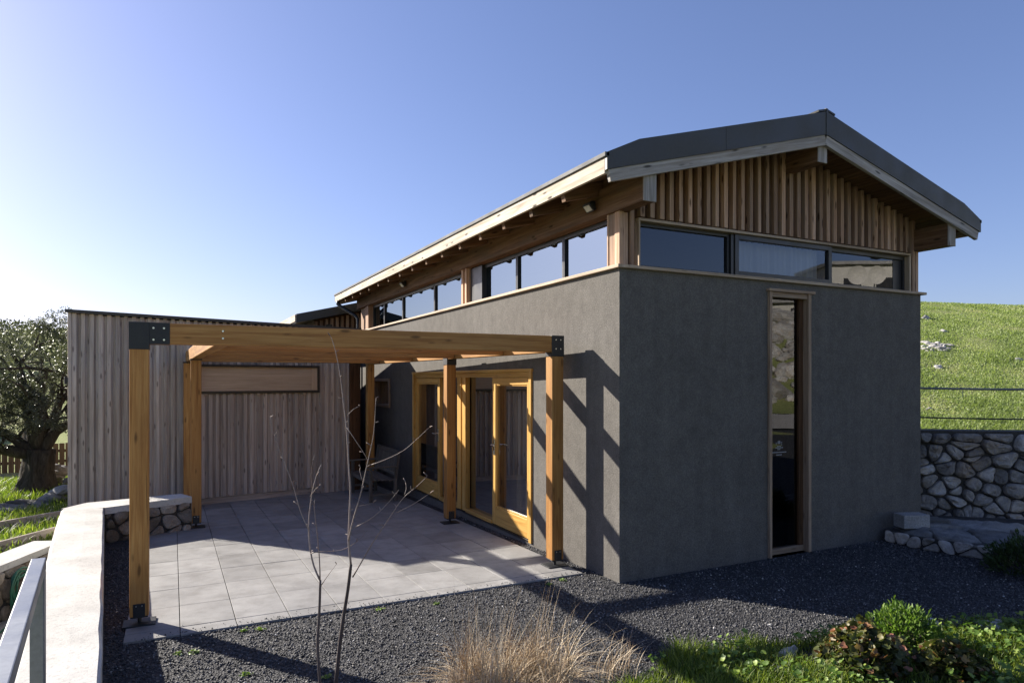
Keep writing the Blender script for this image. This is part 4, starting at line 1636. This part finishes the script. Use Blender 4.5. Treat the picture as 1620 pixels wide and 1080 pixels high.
def blades(name, P, H, lean, wd, mat, parent=None, tone=None, loc=None, segs=3, droop=0.5):
    n_ = len(P)
    az = rng.uniform(0, 2 * np.pi, n_)
    dirv = np.stack([np.cos(az), np.sin(az), np.zeros(n_)], 1)
    side = np.stack([-np.sin(az), np.cos(az), np.zeros(n_)], 1)
    tw = rng.uniform(-1, 1, n_)[:, None]
    side = side * np.sqrt(1 - tw ** 2 * .6) + dirv * tw * .7
    V_ = []
    for k in range(segs + 1):
        t = k / segs
        c = P + np.stack([np.zeros(n_), np.zeros(n_), H * (t - droop * lean * t ** 2.2 * .5)], 1) + dirv * (H * lean * t ** 1.6)[:, None]
        wv = (wd * (1 - t ** 1.5) + wd * .06)[:, None] if hasattr(wd, '__len__') else wd * (1 - t ** 1.5) + wd * .06
        V_ += [c - side * wv * .5, c + side * wv * .5]
    V_ = np.stack(V_, 1)
    m = 2 * (segs + 1)
    q_ = np.array([[2 * k, 2 * k + 1, 2 * k + 3, 2 * k + 2] for k in range(segs)])
    F_ = (q_[None] + (np.arange(n_) * m)[:, None, None]).reshape(-1, 4)
    if tone is None:
        tone = rng.uniform(0, 1, n_)
    return link_mesh(name, V_.reshape(-1, 3), F_, mat, parent, tone=np.repeat(tone, segs * 4), loc=loc)


def rock(name, c, size, seed, label, group=None, mat='rock', loc_z=None):
    import bmesh
    bm = bmesh.new()
    bmesh.ops.create_icosphere(bm, subdivisions=3, radius=1)
    for v in bm.verts:
        p = v.co
        k = 1 + 0.35 * mnoise.noise(p * 1.1 + Vector((seed * 7.1, 0, 0))) + 0.12 * mnoise.noise(p * 3.1 + Vector((0, seed * 3.3, 0)))
        # facet
        for j in range(5):
            rj = random.Random(seed * 31 + j)
            nv = Vector((rj.uniform(-1, 1), rj.uniform(-1, 1), rj.uniform(-.2, 1))).normalized()
            dd = p.dot(nv) * k
            if dd > 0.72:
                k *= 0.72 / dd
        v.co = Vector((p.x * k * size[0], p.y * k * size[1], p.z * k * size[2]))
    vs = np.array([v.co[:] for v in bm.verts]) + np.array(c)
    fs = [tuple(v.index for v in f.verts) for f in bm.faces]
    bm.free()
    rz = random.Random(seed).uniform(.3, 1)
    o_ = link_mesh(name, vs, fs, M[mat], None, None, [rz] * (len(fs) * 3), loc=(c[0], c[1], c[2] - size[2] * .4))
    return tag(o_, label, 'rock', group)


def at(px_, py_, dep):
    return CAM + FW * dep + RT * ((px_ - 810) / 1067 * dep) + Vector((0, 0, -(py_ - 600) / 1067 * dep))


# ------------------------------------------------------------------ olive tree on the left
def branch_path(p0, p1, k, wob, r):
    p0, p1 = Vector(p0), Vector(p1)
    out_ = []
    for i in range(k + 1):
        t = i / k
        p = p0.lerp(p1, t)
        if 0 < i < k:
            p += Vector((r.uniform(-wob, wob), r.uniform(-wob, wob), r.uniform(-wob, wob) * .6))
        out_.append(p)
    return out_


def tree(base, label, seed, trunk_r, fork, limbs, crown, nleaf, leaf, mat, cat='tree', group=None, name='olive_tree', lw=0.3):
    r = random.Random(seed)
    base = Vector(base)
    root = thing(name, base, label, cat, group)
    mb = MB()
    fk = base + Vector((0.05, 0, fork))
    pts = [base + Vector((0, 0, -0.1)), base + Vector((0, 0, 0.12)), base + Vector((0.02, 0, fork * .5)), fk]
    mb.tube(pts, [trunk_r * 1.55, trunk_r * 1.2, trunk_r * .92, trunk_r * 1.05], 24, 0.5)
    mb.v = [tuple(Vector(q) + Vector((q[0] - base.x, q[1] - base.y, 0)) * .45 * mnoise.noise((math.atan2(q[1] - base.y, q[0] - base.x) * 1.9, q[2] * 1.3, seed))) for q in mb.v]
    tr = mb.build('trunk', M['bark'], root, 0, True)
    tips = []
    for (dx, dy, dz) in limbs:
        mb = MB()
        e = fk + Vector((dx, dy, dz))
        pth = branch_path(fk - Vector((0, 0, .1)), e, 5, 0.09, r)
        mb.tube(pth, [trunk_r * (.55 - .42 * i / 5) for i in range(6)], 9, 0.5)
        for i in (2, 3, 4, 5):
            for _ in range(2):
                e2 = pth[i] + Vector((r.uniform(-.7, .7), r.uniform(-.7, .7), r.uniform(-.1, .8)))
                p2 = branch_path(pth[i], e2, 3, 0.05, r)
                mb.tube(p2, [trunk_r * .16, trunk_r * .12, trunk_r * .08, trunk_r * .03], 6, 0.5)
                tips.append(e2)
        mb.build('limb', M['bark'], root, 0, True)
    # crown: sprays of narrow leaves clustered in lumps
    Cs = []
    for (cx_, cy_, cz_, rx, ry, rz_, wgt) in crown:
        m = int(nleaf / 22 * wgt)
        u = unit(m) * (rng.uniform(0.25, 1.0, m) ** 0.5)[:, None]
        Cs.append(np.array([base.x + cx_, base.y + cy_, base.z + cz_]) + u * np.array([rx, ry, rz_]))
    Cs = np.concatenate(Cs)
    keep = np.array([mnoise.noise((p[0] * 1.6, p[1] * 1.6, p[2] * 1.6 + seed)) > 0.0 for p in Cs])
    Cs = Cs[keep]
    per = 22
    dirs = unit(len(Cs))
    dirs[:, 2] = dirs[:, 2] * .7 + .25
    tt = rng.uniform(-1, 1, (len(Cs), per, 1))
    P = Cs[:, None] + dirs[:, None] * tt * 0.16 + rng.normal(size=(len(Cs), per, 3)) * 0.022
    Nn = dirs[:, None] * 0.7 + rng.normal(size=(len(Cs), per, 3)) * 0.6
    P = P.reshape(-1, 3)
    Nn = Nn.reshape(-1, 3)
    Nn /= np.linalg.norm(Nn, axis=1)[:, None]
    cl = np.repeat(rng.uniform(0, .65, len(Cs)), per) + rng.uniform(0, .35, len(P))
    leaf_mesh('crown', P, Nn, leaf * rng.uniform(.7, 1.3, len(P)), leaf * lw, M[mat], root, cl)
    return root


tree((-6.42, 9.75, -0.02), 'old olive tree with a thick gnarled trunk beside the annex', 3, 0.24, 0.80,
     [(-1.0, 0.1, 0.75), (0.85, 0.1, 1.0), (0.15, -0.3, 1.5), (-0.4, 0.5, 1.6), (-1.6, -0.1, 0.3), (0.5, 0.7, 1.4)],
     [(-0.1, 0, 2.35, 1.1, 1.0, 0.75, 1.0), (-0.95, 0, 1.75, 1.05, 0.9, 0.75, .9), (0.85, 0.2, 1.95, 0.8, 0.9, 0.8, .8), (0.0, -0.5, 1.55, 1.2, 0.6, 0.5, .55), (0.95, .1, 1.15, .35, .5, .5, .2), (-0.9, -.1, 1.05, .6, .5, .35, .3)],
     24000, 0.050, 'olive')
tree((-7.4, 15.5, -0.5), 'taller olive tree standing behind the old olive tree', 5, 0.2, 1.3,
     [(-0.7, 0, 1.6), (0.7, 0, 1.8), (0.1, 0.2, 2.2)],
     [(-0.62, 0, 3.75, 0.42, 0.5, 0.42, .35), (0.0, 0, 3.85, 0.32, 0.5, 0.42, .25), (0.62, 0, 3.95, 0.5, 0.5, 0.5, .5), (1.1, 0, 3.5, .4, .5, .4, .3), (0.1, 0, 2.9, 1.1, 0.9, 0.6, .7)],
     6000, 0.07, 'olive', group=None)

# background shrubs on the far hill at left (small masses, individually placed)
for k, (px_, dep, s, lab) in enumerate(((8, 60, 3.2, 'rounded grey-green bush on the far hill left of the olive trees'),)):
    c = at(px_, 545, dep)
    Cn = unit(4000) * (rng.uniform(.3, 1, 4000) ** .4)[:, None] * np.array([s * 2.2, s, s * .7])
    leaf_mesh('bush', Cn + np.array(c[:]), unit(4000), 0.32, 0.2, M['farleaf'], None, None, loc=(c.x, c.y, c.z - s))
    tag(bpy.context.scene.objects[-1] if False else COL.objects[-1], lab, 'bush')

# pale house far behind the olive tree
ph = thing('distant_house', (-17.5, 33, -0.5), 'pale plastered house glimpsed behind the olive tree', 'house')
mb = MB()
mb.box(-21, -14.2, 31, 38, -0.7, 2.6)
mb.build('wall', M['palewall'], ph)
mb = MB()
mb.extrude([(-21.4, 2.6), (-13.8, 2.6), (-17.6, 3.5)], lambda s, t, u: (s, u, t), 30.7, 38.3)
mb.build('roof', M['redroof'], ph)
for xx in (-19.8, -16.6):
    mb = MB()
    mb.box(xx, xx + 1.0, 30.96, 31.0, 0.7, 2.0)
    mb.build('window', M['frame'], ph)

# picket fence behind the tree
pf = thing('picket_fence', (-7, 17.6, -0.5), 'brown vertical board fence behind the olive trunk', 'fence')
mb = MB()
fx = -10.5
while fx < -4.2:
    hh = 0.75 + random.uniform(-.03, .03)
    mb.box(fx, fx + 0.13, 17.6, 17.62, -0.55, -0.5 + hh, 'z')
    fx += 0.15
mb.build('pickets', M['fence'], pf)
mb = MB()
mb.box(-10.5, -4.2, 17.621, 17.66, -0.3, -0.22, 'x')
mb.box(-10.5, -4.2, 17.621, 17.66, 0.0, 0.08, 'x')
mb.build('rail', M['fence'], pf)

# terraces: two boards, flagstones, stacked steps
for (a, b, z, lab) in (((-6.6, 3.8), (-5.55, 5.28), 0.07, 'low timber edging board nearest the white cap of the low wall'), ((-6.9, 5.55), (-5.62, 6.62), 0.07, 'low timber edging board in the grass, second from the white cap')):
    mb = MB()
    mb.bar((a[0], a[1], z / 2), (b[0], b[1], z / 2), 0.035, z + 0.05)
    o = mb.build('edging_board', M['clad'], None, 0.003, loc=((a[0] + b[0]) / 2, (a[1] + b[1]) / 2, 0))
    tag(o, lab, 'edging board', 'edging boards in the terraced grass')
mb = MB()
facing(mb, lambda u, v, d: (-7.6 + u, 6.75 + v + u * .75, -0.03 + d), 1.55, 0.9, 0.5, 0.4, 0.02, 0.05, 51)
o = mb.build('flagstones', M['flag'], None, loc=(-7, 7.8, 0))
tag(o, 'pale flagstones laid in the grass before the olive tree', 'flagstones')
for k, (px_, py_, sx, sz, lab) in enumerate(((72, 800, .30, .13, 'lowest stone of the steps beside the annex'), (84, 786, .26, .13, 'middle stone of the steps beside the annex'), (98, 775, .24, .12, 'upper stone of the steps beside the annex'), (98, 792, .22, .13, 'stone tucked under the steps against the annex'))):
    c = at(px_, py_, 11.6 + 0.15 * k)
    rock('step_stone', (c.x, c.y, c.z), (sx * .8, .25, sz * .7), 60 + k, lab, 'stone steps beside the annex', 'flag')
rp = at(98, 757, 13.4)
for k in range(6):
    c = rp + Vector((random.uniform(-.25, .3), random.uniform(-.2, .3), random.uniform(-.1, .22)))
    rock('rubble', (c.x, c.y, c.z), (random.uniform(.10, .2),) * 2 + (random.uniform(.08, .12),), 70 + k, 'rough stone in the rubble pile beyond the annex corner', 'stones of the rubble pile beyond the annex corner', 'stone')

# terrace grass
def keep_left(n_, x, y):
    return np.stack([x, y], 1)
gxx = rng.uniform(-9.0, -5.2, 26000)
gyy = rng.uniform(3.4, 16, 26000)
fl_ = gyy - 6.75 - (gxx + 7.6) * .75
ok = ~((fl_ > 0) & (fl_ < .9) & (gxx < -6.0)) & ~((gxx > -5.68) & (gyy > 6.9)) & ((gxx + 5.8) * .92 - (gyy - 3.4) * .386 < -.42) & (gxx < -5.42 - .0843 * (gyy - 4.5))
gxx, gyy = gxx[ok], gyy[ok]
pz = height(gxx, gyy) - 0.03
blades('grass', np.stack([gxx, gyy, pz], 1), rng.uniform(.05, .17, len(gxx)), rng.uniform(.2, .9, len(gxx)), rng.uniform(.010, .02, len(gxx)), M['grass'])
tag(COL.objects[-1], 'lush grass on the terraces under the olive tree', 'grass', kind='stuff')

# hillside grass
n_ = 60000
dep_ = 13.2 + 17.5 * rng.uniform(0, 1, n_) ** 1.4
pxx = rng.uniform(1440, 1650, n_)
hx = CAM.x + FW.x * dep_ + RT.x * (pxx - 810) / 1067 * dep_
hy = CAM.y + FW.y * dep_ + RT.y * (pxx - 810) / 1067 * dep_
ok = ((hx - 5.5) * .6 + (hy - .45) * .8) > 0.5
hx, hy, dep_ = hx[ok], hy[ok], dep_[ok]
nz = np.array([mnoise.noise((a * .8, b * .8, 4)) for a, b in zip(hx, hy)])
hz = height(hx, hy) - 0.02
blades('grass', np.stack([hx, hy, hz], 1), (0.03 + 0.05 * np.clip(nz + .4, 0, 1)) * rng.uniform(.6, 1.4, len(hx)), rng.uniform(.2, 1.0, len(hx)), 0.012 + 0.0007 * dep_, M['hillgrass'], tone=np.clip(0.5 - nz * .5 + rng.normal(0, .2, len(hx)), 0, 1))
tag(COL.objects[-1], 'meadow grass on the hillside above the stone wall', 'grass', kind='stuff')


def ground_hit(px_, py_):
    """first point of the terrain along a view ray (used once to find where a stone of the hill lies)"""
    for i in range(600):
        dep = 9.5 + i * 0.05
        p = at(px_, py_, dep)
        if p.z <= float(height(p.x, p.y)):
            return p
    return at(px_, py_, 28)


hr_ = [(1464, 503, .5, .3, 'white rock near the top of the hill close to the house wall'), (1492, 523, .35, .16, 'flat grey rock on the upper hillside'),
       (1478, 548, .55, .12, 'pale scree patch rock on the hillside'), (1500, 545, .4, .1, 'small pale rock right of the scree patch'),
       (1484, 580, .30, .13, 'white rock among tufts in the middle of the hillside'), (1612, 568, .34, .2, 'pale rock at the right edge of the hillside'),
       (1532, 648, .10, .05, 'small white stone near the foot of the hillside'), (1470, 645, .16, .06, 'flat white stone on the dry grass by the house wall')]
for k, (px_, py_, sx, sz, lab) in enumerate(hr_):
    p = ground_hit(px_, py_)
    rock('rock', (p.x, p.y, p.z - sz * .35), (sx * .62, sx * .5, sz * .75), 80 + k, lab, 'rocks on the hillside')
for k in range(26):
    p = ground_hit(random.uniform(1460, 1505), random.uniform(541, 556))
    rock('scree_stone', (p.x, p.y, p.z), (random.uniform(.06, .16),) * 2 + (.06,), 100 + k, 'small stone in the pale scree patch on the hillside', 'scree stones on the hillside')

# ------------------------------------------------------------------ planting at the front right
def bed_edge(x):
    return np.interp(x, [-1.7, -1.2, -0.8, 0, .5, 1.2, 1.8, 2.4, 4.5], [-2.1, -1.85, -1.74, -1.74, -1.98, -2.12, -2.25, -2.6, -2.9])


n_ = 60000
bx = rng.uniform(-1.8, 4.2, n_)
by = rng.uniform(-4.0, -1.55, n_)
nz = np.array([mnoise.noise((a * 2.2, b * 2.2, 9)) for a, b in zip(bx, by)])
ok = (by < bed_edge(bx) + nz * .22) & (nz > -.45)
bx, by, nz = bx[ok], by[ok], nz[ok]
blades('grass', np.stack([bx, by, np.zeros(len(bx))], 1), rng.uniform(.04, .13, len(bx)) * (1 + nz * .8), rng.uniform(.2, .9, len(bx)), rng.uniform(.005, .010, len(bx)), M['grass'], segs=3)
tag(COL.objects[-1], 'bright green grass along the front edge of the gravel', 'grass', kind='stuff')
# clover and mallow leaves mixed in
n_ = 10500
bx = rng.uniform(-1.2, 4.2, n_)
by = rng.uniform(-4.0, -1.7, n_)
nz = np.array([mnoise.noise((a * 1.7, b * 1.7, 2)) for a, b in zip(bx, by)])
ok = (by < bed_edge(bx) - .03 + nz * .15) & ((nz > 0.02) | (bx > 1.3))
bx, by = bx[ok], by[ok]


def round_leaves(P, rr, mat, name, parent=None, tone=None, loc=None, lobes=5, upbias=.8, cup=.25):
    n_ = len(P)
    N = unit(n_)
    N[:, 2] = np.abs(N[:, 2]) + upbias
    N /= np.linalg.norm(N, axis=1)[:, None]
    s = np.cross(N, unit(n_))
    s /= np.linalg.norm(s, axis=1)[:, None]
    f = np.cross(N, s)
    K = 11
    V_ = [P]
    for k in range(K):
        th = 2 * np.pi * k / K
        rk = rr * (1 + .16 * np.cos(lobes * th)) * rng.uniform(.88, 1.12, n_)
        if k == 0:
            rk = rk * .35
        V_.append(P + (s * np.cos(th) + f * np.sin(th)) * rk[:, None] + N * (rr * cup * rng.uniform(.4, 1.4, n_))[:, None])
    V_ = np.stack(V_, 1)
    tri = np.array([[0, 1 + k, 1 + (k + 1) % K] for k in range(K)])
    F_ = (tri[None] + (np.arange(n_) * (K + 1))[:, None, None]).reshape(-1, 3)
    if tone is None:
        tone = rng.uniform(0, 1, n_)
    return link_mesh(name, V_.reshape(-1, 3), F_, mat, parent, tone=np.repeat(tone, K * 3), loc=loc)


round_leaves(np.stack([bx, by, rng.uniform(.03, .13, len(bx))], 1), rng.uniform(.010, .024, len(bx)), M['greenleaf'], 'ground_cover')
tag(COL.objects[-1], 'clover and mallow leaves mixed into the front grass', 'ground cover', kind='stuff')


def shrub(c, rx, rz, n_, kind, label, mat, seed, name='shrub', lsize=.03):
    root = thing(name, (c[0], c[1], 0), label, 'shrub')
    mb = MB()
    r = random.Random(seed)
    for k in range(26):
        th = r.uniform(0, 6.28)
        rr = r.uniform(.2, .95) * rx
        e = (c[0] + math.cos(th) * rr, c[1] + math.sin(th) * rr, rz * r.uniform(.55, 1.0) * (1.05 - .4 * (rr / rx) ** 2))
        mb.tube([(c[0] + math.cos(th) * rr * .15, c[1] + math.sin(th) * rr * .15, 0), (c[0] + math.cos(th) * rr * .6, c[1] + math.sin(th) * rr * .6, e[2] * .55), e], [.006, .005, .003], 5)
    mb.build('stems', M['twig'], root)
    u = unit(n_)
    u[:, 2] = np.abs(u[:, 2])
    rad_ = rng.uniform(.35, 1.0, n_) ** .5
    lump = np.array([1 + .28 * mnoise.noise((a * 2.3 + seed, b * 2.3, d * 2.3)) for a, b, d in u])
    P = np.array([c[0], c[1], 0.03]) + u * (rad_ * lump)[:, None] * np.array([rx, rx, rz])
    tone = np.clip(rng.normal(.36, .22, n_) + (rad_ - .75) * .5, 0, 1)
    if kind == 'round':
        round_leaves(P, rng.uniform(.7, 1.4, n_) * lsize, M[mat], 'foliage', root, tone, lobes=5, upbias=.35, cup=.35)
    else:
        N = u * .8 + unit(n_) * .6 + np.array([0, 0, .35])
        N /= np.linalg.norm(N, axis=1)[:, None]
        leaf_mesh('foliage', P, N, rng.uniform(.7, 1.3, n_) * lsize * 2.0, lsize * .85, M[mat], root, tone)
    return root


shrub((0.38, -2.48), .30, .28, 1500, 'round', 'rounded shrub with reddish lobed leaves in the front planting', 'redleaf', 1, lsize=.024)
shrub((1.02, -2.36), .27, .27, 1700, 'leaf', 'bushy bright green shrub with small pointed leaves behind the reddish one', 'greenleaf', 2, lsize=.023)
shrub((0.80, -2.85), .24, .20, 900, 'round', 'low plant with red-tinged leaves at the bottom edge right of the reddish shrub', 'redleaf', 3, lsize=.022)
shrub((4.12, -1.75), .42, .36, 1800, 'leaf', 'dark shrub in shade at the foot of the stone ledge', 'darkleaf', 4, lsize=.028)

for k, (x, y, sx, sz, lab) in enumerate(((0.02, -2.10, .085, .06, 'grey stone with white top in the grass left of the reddish shrub'), (0.16, -2.05, .05, .04, 'small white stone touching the grey stone in the grass'),
                                         (-0.22, -2.25, .05, .035, 'small flat white stone low in the grass'), (1.62, -2.20, .13, .06, 'white flat rock behind the bright green shrub'),
                                         (1.42, -2.10, .10, .05, 'grey rock edging the gravel behind the bright green shrub'), (2.05, -2.45, .16, .06, 'long tan rock at the right end of the bed edge'),
                                         (1.85, -2.30, .08, .04, 'small grey rock between the white and the tan rock'))):
    rock('rock', (x, y, sz * .4), (sx, sx * .7, sz), 140 + k, lab, None, 'rock' if k not in (4, 6) else 'stone')

# dry ornamental grass
n_ = 1700
DGX, DGY = -2.20, -1.80
th = rng.uniform(0, 2 * np.pi, n_)
rr = rng.uniform(0, 1, n_) ** .6
dg = thing('dry_grass', (DGX, DGY, 0), 'clump of dry straw-coloured grass at the bottom edge of the gravel', 'dry grass')
TU = np.stack([rng.uniform(0, 2 * np.pi, 34), rng.uniform(0.05, 1, 34) ** .55], 1)


def clump(nm, m, sx, sy, h0_, h1_, l0, l1, w0, w1, segs, droop, cx=DGX, cy=DGY):
    k = rng.integers(0, len(TU), m)
    th, rr = TU[k, 0], TU[k, 1]
    hk = (0.62 + 0.55 * ((k * 7919) % 34) / 34)
    P = np.stack([cx + np.cos(th) * rr * sx + rng.normal(0, .045, m), cy + np.sin(th) * rr * sy + rng.normal(0, .035, m), np.zeros(m)], 1)
    tn_ = np.clip(((k * 104729) % 34) / 34 * .5 + rng.normal(.3, .25, m), 0, 1)
    blades(nm, P, rng.uniform(h0_, h1_, m) * hk, rng.uniform(l0, l1, m) * (.7 + rr * .6), rng.uniform(w0, w1, m), M['straw'], dg, tone=tn_, segs=segs, droop=droop)


clump('blades', 2300, .52, .32, .26, .66, .1, 1.0, .003, .007, 7, 1.9)
clump('blades', 1800, .54, .32, .10, .42, .8, 2.0, .003, .008, 7, 1.3)
clump('stalks', 420, .50, .30, .50, .86, .05, .5, .0022, .0034, 6, 1.0)
clump('stalks', 160, .50, .26, .36, .62, .9, 1.7, .003, .0045, 7, 1.7)
clump('stalks', 110, .20, .12, .24, .56, .3, .9, .0024, .0034, 5, 1.4, -1.30, -1.78)

# weeds in the gravel
for k, (px_, py_) in enumerate(((385, 998), (412, 996), (282, 1035), (388, 1068), (308, 1032), (890, 918), (868, 925), (600, 965), (690, 955), (516, 1072))):
    dep = 1067 * 2.1 / (py_ - 600)
    p = at(px_, py_, dep)
    m = 26
    P = np.array([p.x, p.y, 0.008]) + rng.normal(size=(m, 3)) * np.array([.018, .016, .005])
    round_leaves(P, rng.uniform(.006, .014, m), M['greenleaf'], 'weed', None, rng.uniform(.4, 1, m), loc=(p.x, p.y, 0))
    tag(COL.objects[-1], 'tiny green weed sprouting from the black gravel by the patio', 'weed', 'weeds sprouting in the gravel')


# ------------------------------------------------------------------ two bare saplings
def sapling(label, paths, dep0, base_z, seed, r0):
    r = random.Random(seed)
    first = paths[0]
    p0 = at(*first[0], dep0)
    root = thing('sapling', (p0.x, p0.y, 0), label, 'sapling')
    for k, path in enumerate(paths):
        mb = MB()
        d_ = dep0
        P = []
        dd = r.uniform(-.12, .12) if k else 0
        for i, (x, y) in enumerate(path[:-2] if isinstance(path[-1], float) else path):
            t = i / max(1, len(path) - 1)
            P.append(at(x, y, dep0 + dd * t))
        if k == 0:
            P = [Vector((P[0].x, P[0].y, base_z))] + P
        ra_, rb_ = path[-2], path[-1]
        # resample with a little wobble
        Q = []
        for a, b in zip(P, P[1:]):
            m = max(2, int((b - a).length / .045))
            for i in range(m):
                Q.append(a.lerp(b, i / m) + Vector((r.uniform(-1, 1), r.uniform(-1, 1), 0)) * .0025)
        Q.append(P[-1])
        for _ in range(2):
            Q = [Q[0]] + [(Q[i - 1] + Q[i] * 2 + Q[i + 1]) / 4 for i in range(1, len(Q) - 1)] + [Q[-1]]
        nq = len(Q)
        mb.tube(Q, [ra_ + (rb_ - ra_) * i / (nq - 1) for i in range(nq)], 7, r.random())
        if k > 0 or True:       # buds and spurs
            for i in range(4, nq, 3 if k else 9):
                if Q[i].z < 0.75:
                    continue
                dv = Vector((r.uniform(-1, 1), r.uniform(-1, 1), r.uniform(.1, 1))).normalized()
                l = r.uniform(.012, .045)
                mb.tube([Q[i], Q[i] + dv * l * .7, Q[i] + dv * l], [.0022, .0030, .0008], 5, r.random())
        mb.build('stem' if k == 0 else 'twig', M['twig'] if k == 0 else M['twigred'], root, 0, True)


def cvt(pts, ra_, rb_):
    return [(400 + x / 2, 540 + y / 2) for x, y in pts] + [ra_, rb_]


sapling('bare sapling forking low, left of the two in front of the patio', [
    cvt([(213, 1080), (203, 960), (210, 860), (213, 755)], .0105, .0085),
    cvt([(213, 755), (190, 710), (178, 640), (175, 580), (185, 480), (200, 420), (217, 388)], .007, .002),
    cvt([(213, 750), (210, 660), (200, 580), (192, 510), (197, 500)], .0045, .0015),
    cvt([(216, 770), (240, 735), (265, 703)], .003, .001),
    cvt([(183, 670), (205, 662), (280, 665), (330, 635), (362, 597)], .0036, .0012),
    cvt([(178, 600), (150, 540), (125, 445), (85, 350), (58, 270), (55, 238)], .0032, .001),
    cvt([(187, 470), (183, 400), (195, 360)], .0024, .001),
    cvt([(182, 490), (200, 462), (210, 458)], .0022, .001)], 4.55, -0.02, 3, .01)
sapling('taller bare sapling on the right, its leader reaching the pergola beam', [
    cvt([(262, 1080), (280, 920), (300, 790), (310, 705)], .0135, .0105),
    cvt([(310, 705), (303, 640), (305, 560), (310, 470), (302, 370), (295, 260), (285, 180), (275, 90), (262, 30), (250, -10), (242, -24)], .0075, .0014),
    cvt([(315, 745), (345, 695), (385, 625), (430, 560), (480, 485), (520, 460), (552, 425)], .0052, .0014),
    cvt([(455, 540), (510, 515), (562, 478)], .003, .001),
    cvt([(480, 485), (487, 465), (483, 445)], .002, .001),
    cvt([(303, 630), (318, 560), (340, 490), (355, 420), (370, 350), (380, 310), (388, 230), (390, 178)], .0056, .0014),
    cvt([(368, 392), (420, 375), (480, 345), (530, 300), (560, 270)], .0036, .001),
    cvt([(318, 590), (370, 565), (420, 520), (463, 468)], .0032, .001),
    cvt([(298, 235), (318, 212), (340, 203)], .0024, .001),
    cvt([(298, 272), (325, 315), (350, 350), (368, 385)], .0024, .001),
    cvt([(348, 445), (335, 405), (340, 398)], .002, .0008),
    cvt([(330, 520), (355, 518), (380, 510)], .002, .0008)], 4.50, -0.02, 8, .012)

# ------------------------------------------------------------------ what the glass reflects: bank, rocks and house across the road
def vback(vd, s):
    return (2.5 + 0.449 * vd + 0.893 * s, -0.893 * vd + 0.449 * s)


rk = random.Random(5)
for k in range(170):
    vd, s = rk.uniform(38, 61), rk.uniform(15, 38) if k < 60 else rk.uniform(13, 27)
    x, y = vback(vd, s)
    sz = rk.uniform(.3, 1.7)
    rock('rock', (x, y, float(height(x, y)) + .1), (sz, sz * .8, sz * .6), 200 + k, 'pale boulder on the rocky bank mirrored in the windows', 'boulders on the bank mirrored in the windows')
bh = thing('hilltop_house', (*vback(66, 22), 8), 'pale concrete house on the bank, mirrored in the gable windows', 'house')
ux, uy = Vector((0.893, 0.449, 0)), Vector((0.449, -0.893, 0))
mb = MB()
for (s_, hw_, zb_, zt_, back_) in ((26.5, 5.0, 6.0, 10.2, 0.0), (38.5, 6.9, 6.0, 14.6, 1.5)):
    c0 = Vector((*vback(64 + back_, s_), 0))
    mb.obox(c0 + uy * 4 + Vector((0, 0, (zb_ + zt_) / 2)), (ux * hw_, uy * 4, Vector((0, 0, (zt_ - zb_) / 2))), 0)
mb.build('wall', M['palewall'], bh)
for (s_, hw_, zt_, back_) in ((26.5, 5.3, 10.2, 0.0), (38.5, 7.3, 14.6, 1.5)):
    c0 = Vector((*vback(64 + back_, s_), 0))
    mb = MB()
    mb.obox(c0 + uy * 4 + Vector((0, 0, zt_ + .2)), (ux * hw_, uy * 4.5, Vector((0, 0, .18))), 0)
    mb.build('roof', M['conc'], bh)
for (s_, z_, back_) in ((24, 8.9, 0), (27.5, 8.9, 0), (34, 12.4, 1.5), (37.5, 12.4, 1.5), (41, 12.4, 1.5), (36, 8.8, 1.5)):
    c0 = Vector((*vback(64 + back_, s_), z_))
    mb = MB()
    mb.obox(c0 - uy * 0.02, (ux * 0.9, uy * .06, Vector((0, 0, .75))), 0)
    mb.build('window', M['frame'], bh)
for k, s_ in enumerate((31.6, 33.6)):
    c0 = Vector((*vback(60, s_), 12.6))
    sd_ = thing('satellite_dish', c0 + Vector((0, 0, -6)), ('white satellite dish mirrored in the right gable window, left of the pair', 'white satellite dish mirrored in the right gable window, right of the pair')[k], 'satellite dish', 'satellite dishes mirrored in the window')
    mb = MB()
    fdir = -uy
    up_ = Vector((0, 0, 1))
    ringp = []
    for r_ in (0.0, .35, .7, 1.0):
        ringp.append([c0 + (ux * math.cos(q_ * math.pi / 12) + up_ * math.sin(q_ * math.pi / 12)) * r_ * 0.95 + fdir * r_ * r_ * .28 for q_ in range(24)])
    for a_, b_ in zip(ringp, ringp[1:]):
        for q_ in range(24):
            mb.face([a_[q_], a_[(q_ + 1) % 24], b_[(q_ + 1) % 24], b_[q_]])
    mb.build('dish', M['palewall'], sd_)
    mb = MB()
    mb.tube([c0 + uy * .1, c0 + uy * .3 + Vector((0, 0, -1)), c0 + uy * .3 + Vector((0, 0, -6))], 0.06, 8)
    mb.build('mast', M['zinc'], sd_)
